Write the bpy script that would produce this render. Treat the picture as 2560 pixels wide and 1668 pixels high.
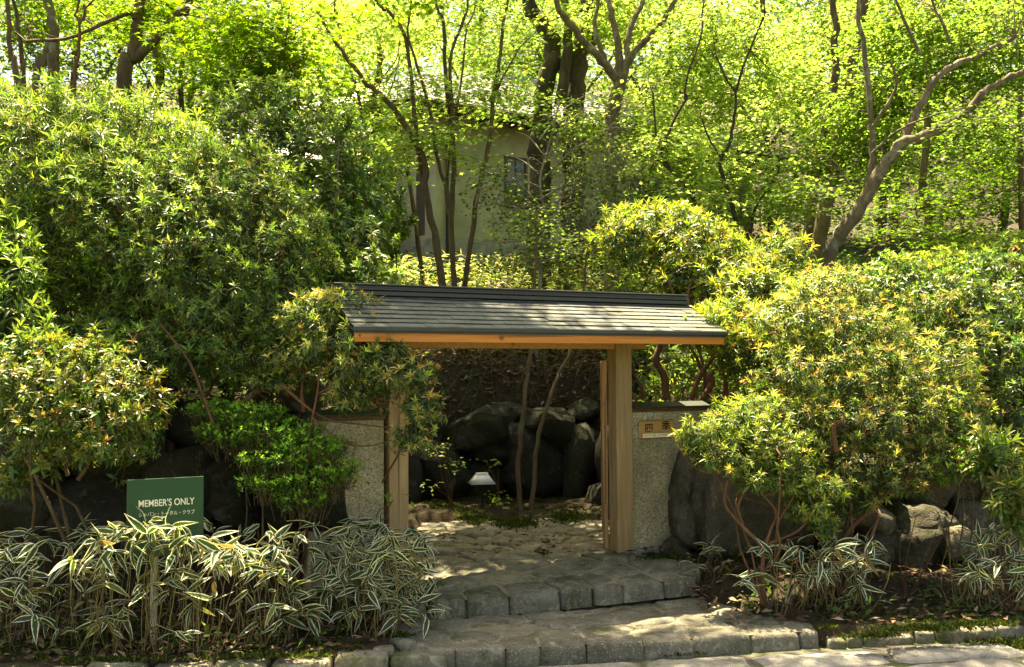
import bpy, bmesh, math, random
import numpy as np
from mathutils import Vector, Matrix, noise

rng = np.random.default_rng(7)
random.seed(7)
scene = bpy.context.scene
for o in list(bpy.data.objects):
    bpy.data.objects.remove(o)
COL = scene.collection
R = math.radians

# ------------------------------------------------------------------ camera
EYE, FPX = 1.92, 2459.0                      # eye height in metres, focal length in photo pixels
TILT, ROLL = R(2.25), -0.0069
cam_data = bpy.data.cameras.new('camera')
cam_data.sensor_width = 36.0
cam_data.lens = FPX / 2560 * 36.0
cam_data.clip_start, cam_data.clip_end = 0.1, 600.0
cam = bpy.data.objects.new('camera', cam_data)
CAM = Matrix.Translation((0, 0, EYE)) @ Matrix.Rotation(math.pi / 2 + TILT, 4, 'X') @ Matrix.Rotation(ROLL, 4, 'Z')
cam.matrix_world = CAM
COL.objects.link(cam)
scene.camera = cam

# ------------------------------------------------------------------ light
SUN_EL, SUN_AZ = R(71), R(-18)               # behind the gate, a little to the left (azimuth from +Y towards +X)
world = bpy.data.worlds.new('World')
scene.world = world
world.use_nodes = True
wn = world.node_tree
bg = wn.nodes['Background']
sky = wn.nodes.new('ShaderNodeTexSky')
sky.sky_type = 'NISHITA'
sky.sun_disc = False
sky.sun_elevation = SUN_EL
sky.sun_rotation = SUN_AZ
sky.air_density, sky.dust_density, sky.ozone_density = 1.0, 3.0, .6
wn.links.new(sky.outputs[0], bg.inputs[0])
bg.inputs[1].default_value = 0.065
sun_data = bpy.data.lights.new('sun', 'SUN')
sun_data.energy, sun_data.angle, sun_data.color = 5.0, R(0.53), (1.0, 0.94, 0.82)
sun = bpy.data.objects.new('sun', sun_data)
sd = Vector((math.sin(SUN_AZ) * math.cos(SUN_EL), math.cos(SUN_AZ) * math.cos(SUN_EL), math.sin(SUN_EL)))
sun.rotation_euler = sd.to_track_quat('Z', 'Y').to_euler()
sun.location = (-4, 20, 25)
COL.objects.link(sun)

vs = scene.view_settings
vs.view_transform, vs.look, vs.gamma, vs.exposure = 'Standard', 'None', 1.0, 2.65
vs.use_white_balance = True
vs.white_balance_temperature, vs.white_balance_tint = 9300, 8
vs.use_curve_mapping = False
scene.render.engine = 'CYCLES'
cy = scene.cycles
cy.max_bounces, cy.diffuse_bounces, cy.glossy_bounces = 8, 4, 3
cy.transmission_bounces, cy.transparent_max_bounces = 4, 4
cy.sample_clamp_indirect = 8.0
cy.use_denoising = True
cy.caustics_reflective = cy.caustics_refractive = False

# ------------------------------------------------------------------ places
ROT = CAM.to_3x3()
C0 = Vector((0, 0, EYE))
def ray(px, py):
    return ROT @ Vector(((px - 1280) / FPX, -(py - 834) / FPX, -1.0))
def at(px, py, Y):                            # the place that stands Y metres away along a sight line
    d = ray(px, py)
    return C0 + d * (Y / d.y)
def on(px, py, z):
    d = ray(px, py)
    return C0 + d * ((z - EYE) / d.z)

def road_edge(x): return 6.56 + 0.155 * x
PROFILE_Y = [6.0, 8.0, 12.0, 13.5, 17.0, 22.0, 30.0, 40.0, 95.0, 200.0]
PROFILE_Z = [1.25, 1.35, 1.72, 2.15, 3.25, 4.35, 6.4, 9.6, 30.0, 62.0]
def smooth(a, b, v):
    t = np.clip((v - a) / (b - a), 0, 1)
    return t * t * (3 - 2 * t)
def ground_np(x, y):
    x = np.asarray(x, float); y = np.asarray(y, float)
    e = road_edge(x)
    low = np.where(y < e + .1, -0.06, 0.10 + 0.20 * smooth(0, 1.9, y - e - .1))
    low = low + .12 * smooth(9.5, 11, y)
    high = np.interp(y, PROFILE_Y, PROFILE_Z)
    wall_left = 7.75 + 0.08 * (x + 2)
    wall_right = 8.95 + 0.10 * (x - 1.6)
    up_l = smooth(0, .35, y - wall_left) * smooth(-1.15, -1.75, x - .55 * np.maximum(y - 9, 0) * 0 + (0.0))
    up_r = smooth(0, .35, y - wall_right) * smooth(1.25, 1.8, x)
    up_b = smooth(11.95, 12.8, y)
    up = np.maximum(np.maximum(up_l, up_r), up_b)
    z = low * (1 - up) + high * up
    z = z + .05 * np.sin(x * 2.3 + y) * np.cos(y * 1.7 - x) * smooth(.3, 1, y - e)
    return z
def ground(x, y): return float(ground_np(x, y))

# ------------------------------------------------------------------ object helpers
def tag(o, label=None, cat=None, group=None, kind=None):
    if label: o['label'] = label
    if cat: o['category'] = cat
    if group: o['group'] = group
    if kind: o['kind'] = kind
    return o
def empty(name, loc=(0, 0, 0), rz=0.0):
    o = bpy.data.objects.new(name, None)
    o.location = loc
    o.rotation_euler = (0, 0, rz)
    o.empty_display_size = .2
    COL.objects.link(o)
    return o
def link(name, me, mat=None, parent=None, kind=None):
    o = bpy.data.objects.new(name, me)
    COL.objects.link(o)
    if mat is not None and not me.materials:
        me.materials.append(mat)
    if parent is not None:
        o.parent = parent
    if kind: o['kind'] = kind
    return o
def mesh_np(name, V, faces, col=None, uv=None, smooth_shade=False):
    """faces: list of int arrays (n,k) with one k each"""
    me = bpy.data.meshes.new(name)
    V = np.asarray(V, np.float32)
    me.vertices.add(len(V)); me.vertices.foreach_set('co', V.ravel())
    loops = np.concatenate([f.ravel() for f in faces]).astype(np.int32)
    sizes = np.concatenate([np.full(len(f), f.shape[1], np.int32) for f in faces])
    starts = np.concatenate([[0], np.cumsum(sizes)[:-1]]).astype(np.int32)
    me.loops.add(len(loops)); me.loops.foreach_set('vertex_index', loops)
    me.polygons.add(len(sizes)); me.polygons.foreach_set('loop_start', starts)
    if smooth_shade:
        me.polygons.foreach_set('use_smooth', np.ones(len(sizes), bool))
    me.update(calc_edges=True)
    if col is not None:
        a = me.color_attributes.new('Col', 'FLOAT_COLOR', 'POINT')
        c4 = np.ones((len(V), 4), np.float32); c4[:, :3] = col
        a.data.foreach_set('color', c4.ravel())
    if uv is not None:
        l = me.uv_layers.new(name='UVMap')
        l.data.foreach_set('uv', np.asarray(uv, np.float32)[loops].ravel())
    return me
def mesh_bm(name, bm, smooth_shade=False):
    me = bpy.data.meshes.new(name)
    bm.to_mesh(me); bm.free()
    if smooth_shade:
        for p in me.polygons: p.use_smooth = True
    return me
def box_bm(x0, x1, y0, y1, z0, z1, bevel=0.0, bm=None):
    own = bm is None
    if own: bm = bmesh.new()
    r = bmesh.ops.create_cube(bm, size=1.0)
    for v in r['verts']:
        v.co = Vector((x0 + (v.co.x + .5) * (x1 - x0), y0 + (v.co.y + .5) * (y1 - y0), z0 + (v.co.z + .5) * (z1 - z0)))
    if bevel:
        bmesh.ops.bevel(bm, geom=list({e for v in r['verts'] for e in v.link_edges}), offset=bevel, segments=1, affect='EDGES')
    return bm
def box(name, mat, parent, x0, x1, y0, y1, z0, z1, bevel=0.004):
    return link(name, mesh_bm(name, box_bm(x0, x1, y0, y1, z0, z1, bevel)), mat, parent)
def prism(name, mat, parent, pts, axis_from, axis_to, axis='x'):
    """a polygon (list of 2-D points) pulled along an axis"""
    bm = bmesh.new()
    def mk(a, p):
        return {'x': (a, p[0], p[1]), 'y': (p[0], a, p[1]), 'z': (p[0], p[1], a)}[axis]
    A = [bm.verts.new(mk(axis_from, p)) for p in pts]
    B = [bm.verts.new(mk(axis_to, p)) for p in pts]
    n = len(pts)
    bm.faces.new(A[::-1]); bm.faces.new(B)
    for i in range(n):
        bm.faces.new((A[i], A[(i + 1) % n], B[(i + 1) % n], B[i]))
    bmesh.ops.recalc_face_normals(bm, faces=bm.faces)
    return link(name, mesh_bm(name, bm), mat, parent)

# ------------------------------------------------------------------ materials
def new_mat(name):
    m = bpy.data.materials.new(name); m.use_nodes = True
    nt = m.node_tree
    b = nt.nodes['Principled BSDF']
    return m, nt, b
def N(nt, t, **kw):
    n = nt.nodes.new(t)
    for k, v in kw.items(): setattr(n, k, v)
    return n
def ramp(nt, src, stops):
    r = N(nt, 'ShaderNodeValToRGB')
    e = r.color_ramp.elements
    while len(e) > 1: e.remove(e[-1])
    e[0].position, e[0].color = stops[0][0], (*stops[0][1], 1)
    for p, c in stops[1:]:
        q = e.new(p); q.color = (*c, 1)
    nt.links.new(src, r.inputs[0])
    return r.outputs[0]
def noise_tex(nt, vec, scale, detail=4, rough=.55, dist=0.0):
    n = N(nt, 'ShaderNodeTexNoise')
    n.inputs['Scale'].default_value = scale
    n.inputs['Detail'].default_value = detail
    n.inputs['Roughness'].default_value = rough
    n.inputs['Distortion'].default_value = dist
    if vec is not None: nt.links.new(vec, n.inputs['Vector'])
    return n
def coord(nt, which='Object', scale=(1, 1, 1), rand=False):
    c = N(nt, 'ShaderNodeTexCoord')
    m = N(nt, 'ShaderNodeMapping')
    m.inputs['Scale'].default_value = scale
    nt.links.new(c.outputs[which], m.inputs[0])
    if rand:
        oi = N(nt, 'ShaderNodeObjectInfo')
        mul = N(nt, 'ShaderNodeVectorMath', operation='SCALE'); mul.inputs[3].default_value = 37.0
        cmb = N(nt, 'ShaderNodeCombineXYZ')
        for i in range(3): nt.links.new(oi.outputs['Random'], cmb.inputs[i])
        nt.links.new(cmb.outputs[0], mul.inputs[0])
        nt.links.new(mul.outputs[0], m.inputs['Location'])
    return m.outputs[0]
def world_pos(nt):
    return N(nt, 'ShaderNodeNewGeometry').outputs['Position']
def mix(nt, fac, a, b, blend='MIX'):
    m = N(nt, 'ShaderNodeMix', data_type='RGBA', blend_type=blend)
    for k, v in ((0, fac), (6, a), (7, b)):
        if hasattr(v, 'is_output'): nt.links.new(v, m.inputs[k])
        elif k == 0: m.inputs[0].default_value = v
        else: m.inputs[k].default_value = (*v, 1)
    return m.outputs[2]
def bump(nt, b, h, strength=.3, dist=.01):
    n = N(nt, 'ShaderNodeBump')
    n.inputs['Strength'].default_value = strength; n.inputs['Distance'].default_value = dist
    nt.links.new(h, n.inputs['Height']); nt.links.new(n.outputs[0], b.inputs['Normal'])
def setv(b, rough=None, spec=None, metal=None):
    if rough is not None: b.inputs['Roughness'].default_value = rough
    if spec is not None: b.inputs['Specular IOR Level'].default_value = spec
    if metal is not None: b.inputs['Metallic'].default_value = metal

def mat_leaf(name, trans=.45, gain=(1.9, 1.75, .8), rough=.42, spec=.35):
    m, nt, b = new_mat(name)
    a = N(nt, 'ShaderNodeAttribute', attribute_name='Col')
    nt.links.new(a.outputs['Color'], b.inputs['Base Color'])
    setv(b, rough, spec)
    t = N(nt, 'ShaderNodeBsdfTranslucent')
    nt.links.new(mix(nt, 1.0, a.outputs['Color'], gain, 'MULTIPLY'), t.inputs['Color'])
    ms = N(nt, 'ShaderNodeMixShader'); ms.inputs[0].default_value = trans
    nt.links.new(b.outputs[0], ms.inputs[1]); nt.links.new(t.outputs[0], ms.inputs[2])
    nt.links.new(ms.outputs[0], nt.nodes['Material Output'].inputs['Surface'])
    return m
def mat_plain(name, col, rough=.6, spec=.4, metal=0, var=.25, scale=8, bmp=.1):
    m, nt, b = new_mat(name)
    v = coord(nt, 'Object', rand=True)
    n = noise_tex(nt, v, scale, 6, .65)
    lo = tuple(c * (1 - var) for c in col); hi = tuple(min(1, c * (1 + var)) for c in col)
    nt.links.new(ramp(nt, n.outputs[0], [(.3, lo), (.7, hi)]), b.inputs['Base Color'])
    setv(b, rough, spec, metal)
    if bmp: bump(nt, b, n.outputs[0], bmp, .01)
    return m
def mat_wood(name, c1, c2, axis='z', rough=.6, grain=26, wear=None):
    m, nt, b = new_mat(name)
    s = {'z': (1, 1, .06), 'x': (.06, 1, 1), 'y': (1, .06, 1)}[axis]
    v = coord(nt, 'Object', s, rand=True)
    n = noise_tex(nt, v, grain, 5, .6, .6)
    n2 = noise_tex(nt, coord(nt, 'Object', rand=True), 2.2, 4, .6)
    c = ramp(nt, n.outputs[0], [(.32, c1), (.5, tuple((p + q) / 2 for p, q in zip(c1, c2))), (.68, c2)])
    if wear:
        c = mix(nt, ramp(nt, n2.outputs[0], [(.42, (0, 0, 0)), (.68, (.75, .75, .75))]), c, wear)
    s2 = {'z': (1, 1, .025), 'x': (.025, 1, 1), 'y': (1, .025, 1)}[axis]
    ck = noise_tex(nt, coord(nt, 'Object', s2, rand=True), 16, 2, .5, .3)
    c = mix(nt, ramp(nt, ck.outputs[0], [(.295, (.7, .7, .7)), (.32, (0, 0, 0))]), c, tuple(q * .25 for q in c1))
    vk = N(nt, 'ShaderNodeTexVoronoi'); vk.inputs['Scale'].default_value = 3.2; nt.links.new(coord(nt, 'Object', rand=True), vk.inputs['Vector'])
    c = mix(nt, ramp(nt, vk.outputs['Distance'], [(.05, (.85, .85, .85)), (.10, (0, 0, 0))]), c, tuple(q * .3 for q in c1))
    nt.links.new(c, b.inputs['Base Color'])
    setv(b, rough, .3); bump(nt, b, n.outputs[0], .35, .004)
    return m
def mat_stone(name, c1, c2, speck, moss=.0, scale=5, moss_col=(.045, .07, .012), bmp=.5, rand=True, up_moss=False, lichen=None):
    m, nt, b = new_mat(name)
    v = coord(nt, 'Object', rand=rand)
    n = noise_tex(nt, v, scale, 8, .65, .3)
    f = noise_tex(nt, v, scale * 22, 3, .7)
    mid = noise_tex(nt, v, scale * 4, 5, .7)
    c = ramp(nt, n.outputs[0], [(.3, c1), (.72, c2)])
    c = mix(nt, ramp(nt, f.outputs[0], [(.56, (0, 0, 0)), (.68, (.7, .7, .7))]), c, speck)
    c = mix(nt, ramp(nt, mid.outputs[0], [(.3, (.55, .55, .55)), (.5, (0, 0, 0))]), c, tuple(q * .45 for q in c1))
    if lichen:
        lk = noise_tex(nt, v, scale * 1.9, 7, .75, .8)
        c = mix(nt, ramp(nt, lk.outputs[0], [(.55, (0, 0, 0)), (.60, (.75, .75, .75))]), c, lichen)
    if moss:
        k = noise_tex(nt, v, scale * .8, 6, .7)
        fac = ramp(nt, k.outputs[0], [(.62 - moss * .35, (0, 0, 0)), (.78 - moss * .35, (.9, .9, .9))])
        if up_moss:
            sep = N(nt, 'ShaderNodeSeparateXYZ')
            nt.links.new(N(nt, 'ShaderNodeNewGeometry').outputs['Normal'], sep.inputs[0])
            fac = mix(nt, 1.0, fac, ramp(nt, sep.outputs[2], [(.0, (.25, .25, .25)), (.6, (1, 1, 1))]), 'MULTIPLY')
        mc = ramp(nt, f.outputs[0], [(.35, tuple(q * .5 for q in moss_col)), (.65, tuple(q * 1.6 for q in moss_col))])
        c = mix(nt, fac, c, mc)
    nt.links.new(c, b.inputs['Base Color'])
    setv(b, .85, .25)
    add = N(nt, 'ShaderNodeMath', operation='ADD')
    nt.links.new(mid.outputs[0], add.inputs[0]); nt.links.new(f.outputs[0], add.inputs[1])
    bump(nt, b, add.outputs[0], bmp, .02 if bmp < .9 else .05)
    return m
def mat_bark(name, c1, c2, lichen=None, scale=9):
    m, nt, b = new_mat(name)
    v = coord(nt, 'Object', (1, 1, .35), rand=True)
    n = noise_tex(nt, v, scale, 7, .7, .5)
    c = ramp(nt, n.outputs[0], [(.3, c1), (.7, c2)])
    if lichen:
        k = noise_tex(nt, coord(nt, 'Object', rand=True), 5, 6, .7)
        c = mix(nt, ramp(nt, k.outputs[0], [(.52, (0, 0, 0)), (.62, (.8, .8, .8))]), c, lichen)
    nt.links.new(c, b.inputs['Base Color']); setv(b, .85, .2)
    bump(nt, b, n.outputs[0], .7, .03)
    return m

M = {}
M['pieris'] = mat_leaf('pieris_leaf', .42, (1.5, 1.6, .9), .38, .45)
M['thin'] = mat_leaf('thin_leaf', .58, (1.7, 1.72, 1.1), .5, .3)
M['dead'] = mat_leaf('dead_leaf', .15, (1.2, 1.1, .9), .7, .2)
M['moss'] = mat_leaf('moss_blade', .3, (1.6, 1.6, .8), .8, .1)
M['straw'] = mat_plain('straw', (.17, .135, .055), .6, .3, 0, .5, 30, 0)
M['bark_dark'] = mat_bark('bark_dark', (.025, .02, .012), (.085, .065, .04), (.07, .08, .035))
M['bark_grey'] = mat_bark('bark_grey', (.07, .055, .035), (.19, .15, .09), (.26, .25, .17))
M['bark_brown'] = mat_bark('bark_brown', (.06, .04, .022), (.16, .11, .06), (.13, .12, .06))
M['bark_red'] = mat_bark('bark_red', (.07, .035, .018), (.19, .10, .055), None, 14)
M['bark_pale'] = mat_bark('bark_pale', (.16, .14, .10), (.34, .31, .24), None, 16)
M['post'] = mat_wood('post_wood', (.24, .15, .07), (.43, .30, .155), 'z', .6, 30, (.30, .22, .11))
M['door'] = mat_wood('door_wood', (.27, .145, .06), (.42, .25, .12), 'z', .55, 34)
M['fascia'] = mat_wood('fascia_wood', (.48, .16, .032), (.64, .255, .06), 'x', .5, 20)
M['soffit'] = mat_wood('soffit_wood', (.36, .19, .07), (.52, .30, .13), 'y', .6, 30)
M['tile'] = mat_stone('roof_tile', (.062, .073, .067), (.115, .128, .114), (.17, .18, .16), .10, 6, (.05, .06, .03), .12)
setv(M['tile'].node_tree.nodes['Principled BSDF'], .55, .22)
M['ridge'] = mat_plain('ridge_metal', (.030, .037, .033), .42, .5, 0, .3, 5, .05)
M['cap'] = mat_plain('cap_metal', (.022, .032, .020), .5, .4, 0, .35, 6, .08)
M['trim'] = mat_wood('trim_wood', (.08, .045, .022), (.15, .085, .04), 'x')
M['paving'] = mat_stone('paving_stone', (.095, .09, .064), (.21, .20, .15), (.42, .40, .33), .30, 3.2, (.045, .052, .02), lichen=(.29, .275, .215))
M['kerb'] = mat_stone('kerb_stone', (.12, .11, .08), (.25, .23, .17), (.36, .34, .27), .42, 4, lichen=(.30, .29, .23))
M['mortar'] = mat_stone('gravel_mortar', (.17, .15, .10), (.31, .28, .20), (.48, .44, .33), .32, 6)
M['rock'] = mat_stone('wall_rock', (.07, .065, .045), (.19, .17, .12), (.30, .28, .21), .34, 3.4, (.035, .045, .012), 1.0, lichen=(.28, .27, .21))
M['rock_dark'] = mat_stone('wall_rock_dark', (.022, .02, .014), (.07, .062, .043), (.12, .11, .08), .45, 3.4, (.022, .03, .008), 1.0, lichen=(.12, .115, .09))  # wall rock with shade put into its colours, moss and lichen too
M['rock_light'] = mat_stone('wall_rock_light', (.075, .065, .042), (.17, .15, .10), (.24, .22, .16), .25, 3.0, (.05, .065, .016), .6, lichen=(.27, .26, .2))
M['rock_moss'] = mat_stone('wall_rock_mossy', (.022, .022, .013), (.065, .06, .038), (.11, .10, .07), .55, 3.4, (.028, .036, .009), 1.0, lichen=(.11, .11, .08))  # mossy rock, its colours lowered to darken the recess behind the gate
M['slab'] = mat_stone('road_slab', (.18, .175, .15), (.32, .31, .27), (.44, .43, .38), .22, 3)
M['asphalt'] = mat_stone('road_base', (.07, .068, .05), (.14, .13, .10), (.2, .19, .15), .5, 3)
M['soil'] = mat_stone('soil', (.035, .024, .013), (.085, .06, .034), (.15, .11, .06), .30, 3.5, (.05, .075, .015), 1.0, False)
M['sign'] = mat_plain('sign_enamel', (.008, .06, .025), .28, .35, 0, .12, 3, 0)
M['cream'] = mat_plain('cream_letter', (.82, .78, .58), .5, .3, 0, .03, 5, 0)
M['white'] = mat_plain('white_paint', (.42, .39, .31), .6, .3, 0, .5, 14, .2)
M['hood'] = mat_plain('lamp_hood', (.78, .78, .78), .35, .5, 0, .05, 10, .02)
M['black'] = mat_plain('black_ink', (.012, .012, .012), .5, .3, 0, .1, 5, 0)
M['dark_metal'] = mat_plain('dark_metal', (.03, .03, .028), .45, .5, .6, .2, 8, 0)
M['plaque'] = mat_wood('plaque_wood', (.36, .19, .06), (.50, .29, .10), 'x', .45, 9)
M['plaster'] = mat_plain('house_plaster', (.30, .30, .20), .9, .1, 0, .28, 1.1, .1)
M['plinth'] = mat_stone('concrete', (.20, .20, .17), (.32, .32, .27), (.4, .4, .34), .12, 3)
M['house_tile'] = mat_plain('house_tile', (.26, .265, .27), .30, .7, 0, .35, 3, .1)
M['house_wood'] = mat_wood('house_wood', (.045, .038, .028), (.085, .07, .05), 'x')
M['glass'] = mat_plain('window_glass', (.012, .015, .015), .06, .8, 0, .1, 2, 0)
M['grey_wall'] = mat_plain('grey_wall', (.45, .44, .40), .85, .2, 0, .1, 2, .05)

def mat_pebble():
    m, nt, b = new_mat('pebbledash')
    v = coord(nt, 'Object')
    vo = N(nt, 'ShaderNodeTexVoronoi'); vo.inputs['Scale'].default_value = 105
    nt.links.new(v, vo.inputs['Vector'])
    sep = N(nt, 'ShaderNodeSeparateColor'); nt.links.new(vo.outputs['Color'], sep.inputs[0])
    c = ramp(nt, sep.outputs[0], [(.0, (.10, .075, .04)), (.14, (.27, .225, .13)), (.5, (.38, .33, .205)), (.85, (.46, .42, .28)), (1, (.62, .58, .42))])
    n = noise_tex(nt, v, 2.2, 5, .6)
    c = mix(nt, ramp(nt, n.outputs[0], [(.40, (0, 0, 0)), (.66, (.75, .75, .75))]), c, (.15, .15, .08))
    nt.links.new(c, b.inputs['Base Color']); setv(b, .8, .3)
    bump(nt, b, vo.outputs['Distance'], .55, .006)
    return m
M['pebble'] = mat_pebble()

def mat_sasa(name='sasa_leaf', edge_at=.67):
    m, nt, b = new_mat(name)
    uv = N(nt, 'ShaderNodeUVMap'); uv.uv_map = 'UVMap'
    sep = N(nt, 'ShaderNodeSeparateXYZ'); nt.links.new(uv.outputs[0], sep.inputs[0])
    ab = N(nt, 'ShaderNodeMath', operation='ABSOLUTE'); nt.links.new(sep.outputs[1], ab.inputs[0])
    n = noise_tex(nt, coord(nt, 'Object', (3, 1, 1), rand=True), 3.0, 3, .6)
    ad = N(nt, 'ShaderNodeMath', operation='MULTIPLY_ADD')
    nt.links.new(n.outputs[0], ad.inputs[0]); ad.inputs[1].default_value = .75; nt.links.new(ab.outputs[0], ad.inputs[2])
    tip = N(nt, 'ShaderNodeMath', operation='POWER'); nt.links.new(sep.outputs[0], tip.inputs[0]); tip.inputs[1].default_value = 5
    a2 = N(nt, 'ShaderNodeMath', operation='MULTIPLY_ADD'); nt.links.new(tip.outputs[0], a2.inputs[0]); a2.inputs[1].default_value = .35
    nt.links.new(ad.outputs[0], a2.inputs[2])
    a3 = N(nt, 'ShaderNodeMath', operation='MULTIPLY'); a3.inputs[1].default_value = .5; nt.links.new(a2.outputs[0], a3.inputs[0]); a2 = a3
    oi = N(nt, 'ShaderNodeObjectInfo')
    green = ramp(nt, oi.outputs['Random'], [(0, (.022, .06, .016)), (.6, (.034, .085, .020)), (.82, (.06, .13, .025)), (.93, (.12, .19, .04)), (.96, (.20, .15, .06))])
    edge = ramp(nt, oi.outputs['Random'], [(0, (.66, .63, .46)), (.5, (.80, .79, .66)), (.85, (.70, .67, .50)), (.95, (.42, .31, .15))])
    c = mix(nt, ramp(nt, a2.outputs[0], [((edge_at + .36) / 2, (0, 0, 0)), ((edge_at + .44) / 2, (1, 1, 1))]), green, edge)
    nt.links.new(c, b.inputs['Base Color']); setv(b, .45, .35)
    t = N(nt, 'ShaderNodeBsdfTranslucent')
    nt.links.new(mix(nt, 1.0, c, (1.5, 1.5, .8), 'MULTIPLY'), t.inputs['Color'])
    ms = N(nt, 'ShaderNodeMixShader'); ms.inputs[0].default_value = .3
    nt.links.new(b.outputs[0], ms.inputs[1]); nt.links.new(t.outputs[0], ms.inputs[2])
    nt.links.new(ms.outputs[0], nt.nodes['Material Output'].inputs['Surface'])
    return m
M['sasa'] = mat_sasa()

# ------------------------------------------------------------------ tubes and leaves
def spline(P, n):
    P = np.asarray(P, float)
    if len(P) == 2:
        t = np.linspace(0, 1, n)[:, None]
        return P[0] * (1 - t) + P[1] * t
    Q = np.vstack([2 * P[0] - P[1], P, 2 * P[-1] - P[-2]])
    out = []
    seg = len(P) - 1
    for s in np.linspace(0, seg - 1e-6, n):
        i = int(s); t = s - i
        a, b, c, d = Q[i], Q[i + 1], Q[i + 2], Q[i + 3]
        out.append(.5 * ((2 * b) + (c - a) * t + (2 * a - 5 * b + 4 * c - d) * t * t + (3 * b - a - 3 * c + d) * t ** 3))
    return np.array(out)
class Tubes:
    def __init__(s): s.V = []; s.Q = []; s.n = 0
    def add(s, P, r0, r1=None, sides=6, rough=0.0):
        P = np.asarray(P, float); k = len(P)
        rad = np.linspace(r0, r1 if r1 is not None else r0, k) if np.isscalar(r0) else np.asarray(r0)
        T = np.gradient(P, axis=0); T /= np.linalg.norm(T, axis=1)[:, None] + 1e-9
        ref = np.array([.31, .95, .05]) if abs(T[0][2]) > .6 else np.array([.1, .2, .97])
        A = np.cross(T, ref); A /= np.linalg.norm(A, axis=1)[:, None] + 1e-9
        B = np.cross(T, A)
        ph = np.linspace(0, 2 * np.pi, sides, endpoint=False)
        rr = rad[:, None] * (1 + rough * rng.normal(size=(k, sides)))
        V = P[:, None] + rr[..., None] * (np.cos(ph)[None, :, None] * A[:, None] + np.sin(ph)[None, :, None] * B[:, None])
        i = np.arange(k - 1)[:, None] * sides; j = np.arange(sides)[None]; j2 = (j + 1) % sides
        q = np.stack([i + j, i + j2, i + sides + j2, i + sides + j], -1).reshape(-1, 4) + s.n
        s.V.append(V.reshape(-1, 3)); s.Q.append(q); s.n += k * sides
    def build(s, name, mat, parent=None, kind=None, loc=None):
        V = np.concatenate(s.V)
        if loc is not None: V = V - np.asarray(loc)
        return link(name, mesh_np(name, V, [np.concatenate(s.Q)], smooth_shade=True), mat, parent, kind)

LANCE = (np.array([[0, 0, 0], [.55, .5, .06], [.5, 0, 0], [.55, -.5, .06], [1, 0, -.14]]), np.array([[0, 2, 1], [2, 4, 1], [0, 3, 2], [2, 3, 4]]))
OVAL = (np.array([[0, 0, 0], [.42, .5, .07], [.48, -.5, .07], [1, 0, -.06]]), np.array([[0, 2, 3], [0, 3, 1]]))
def _maple():
    v = [[.28, 0, 0]]
    for ang, rr in ((-150, .2), (-112, .42), (-80, .2), (-52, .62), (-26, .24), (0, .75), (26, .24), (52, .62), (80, .2), (112, .42), (150, .2)):
        a = R(ang); v.append([.28 + rr * math.cos(a), rr * math.sin(a), -.10 * rr])
    f = [[0, i, i + 1] for i in range(1, 11)]
    return np.array(v), np.array(f)
MAPLE = _maple()
BLADE = (np.array([[0, -.5, 0], [0, .5, 0], [1, 0, .0]]), np.array([[0, 1, 2]]))

def unit(a): return a / (np.linalg.norm(a, axis=-1, keepdims=True) + 1e-9)
def leaves(name, P, A, Nn, L, Wd, col, tmpl, mat, parent=None, loc=None, kind='stuff'):
    tv, tf = tmpl
    A = unit(A); S = unit(np.cross(Nn, A)); U = np.cross(A, S)
    L = np.asarray(L)[:, None, None]; Wd = np.asarray(Wd)[:, None, None]
    V = P[:, None] + L * tv[None, :, 0, None] * A[:, None] + Wd * tv[None, :, 1, None] * S[:, None] + L * tv[None, :, 2, None] * U[:, None]
    if loc is not None: V = V - np.asarray(loc)
    k = len(tv)
    Fc = (tf[None] + (np.arange(len(P)) * k)[:, None, None]).reshape(-1, tf.shape[1])
    return link(name, mesh_np(name, V.reshape(-1, 3), [Fc], col=np.repeat(col, k, axis=0)), mat, parent, kind)
def pick_cols(n, pal, jitter=.18):
    """pal: list of (weight, rgb)"""
    w = np.array([p[0] for p in pal], float); w /= w.sum()
    c = np.array([p[1] for p in pal])[rng.choice(len(pal), n, p=w)]
    return np.clip(c * (1 + jitter * rng.normal(size=(n, 1))) * (1 + .08 * rng.normal(size=(n, 3))), .004, 1)
def rand_unit(n):
    return unit(rng.normal(size=(n, 3)))

# ================================================================== SETTING
def build_ground():
    xs = np.concatenate([np.linspace(-80, -9, 24)[:-1], np.linspace(-9, 9, 170), np.linspace(9, 80, 24)[1:]])
    ys = np.concatenate([np.linspace(-12, 5, 10)[:-1], np.linspace(5, 14, 141), np.linspace(14, 40, 90)[1:], np.linspace(40, 200, 30)[1:]])
    X, Y = np.meshgrid(xs, ys)
    Z = ground_np(X, Y)
    fine = (np.abs(X) < 9) & (Y > road_edge(X) + .25) & (Y < 40)
    Z = Z + np.where(fine, .018 * rng.normal(size=Z.shape), 0)
    for poly, f in ((UPPER, lambda y: .10 + .13 * smooth(7.3, 8.9, y)), (LOWER, lambda y: -.04 + 0 * y)):
        m = np.zeros(X.shape, bool)
        for i in range(len(poly)):
            a, b = poly[i], poly[i - 1]
            with np.errstate(divide='ignore', invalid='ignore'):
                m ^= ((a[1] > Y) != (b[1] > Y)) & (X < (b[0] - a[0]) * (Y - a[1]) / (b[1] - a[1]) + a[0])
        Z = np.where(m, f(Y), Z)
    V = np.stack([X, Y, Z], -1).reshape(-1, 3)
    nx, ny = len(xs), len(ys)
    i = (np.arange(ny - 1)[:, None] * nx + np.arange(nx - 1)[None])
    q = np.stack([i, i + 1, i + nx + 1, i + nx], -1).reshape(-1, 4)
    o = link('ground', mesh_np('ground', V, [q], smooth_shade=True), M['soil'], kind='structure')
    return o

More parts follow.
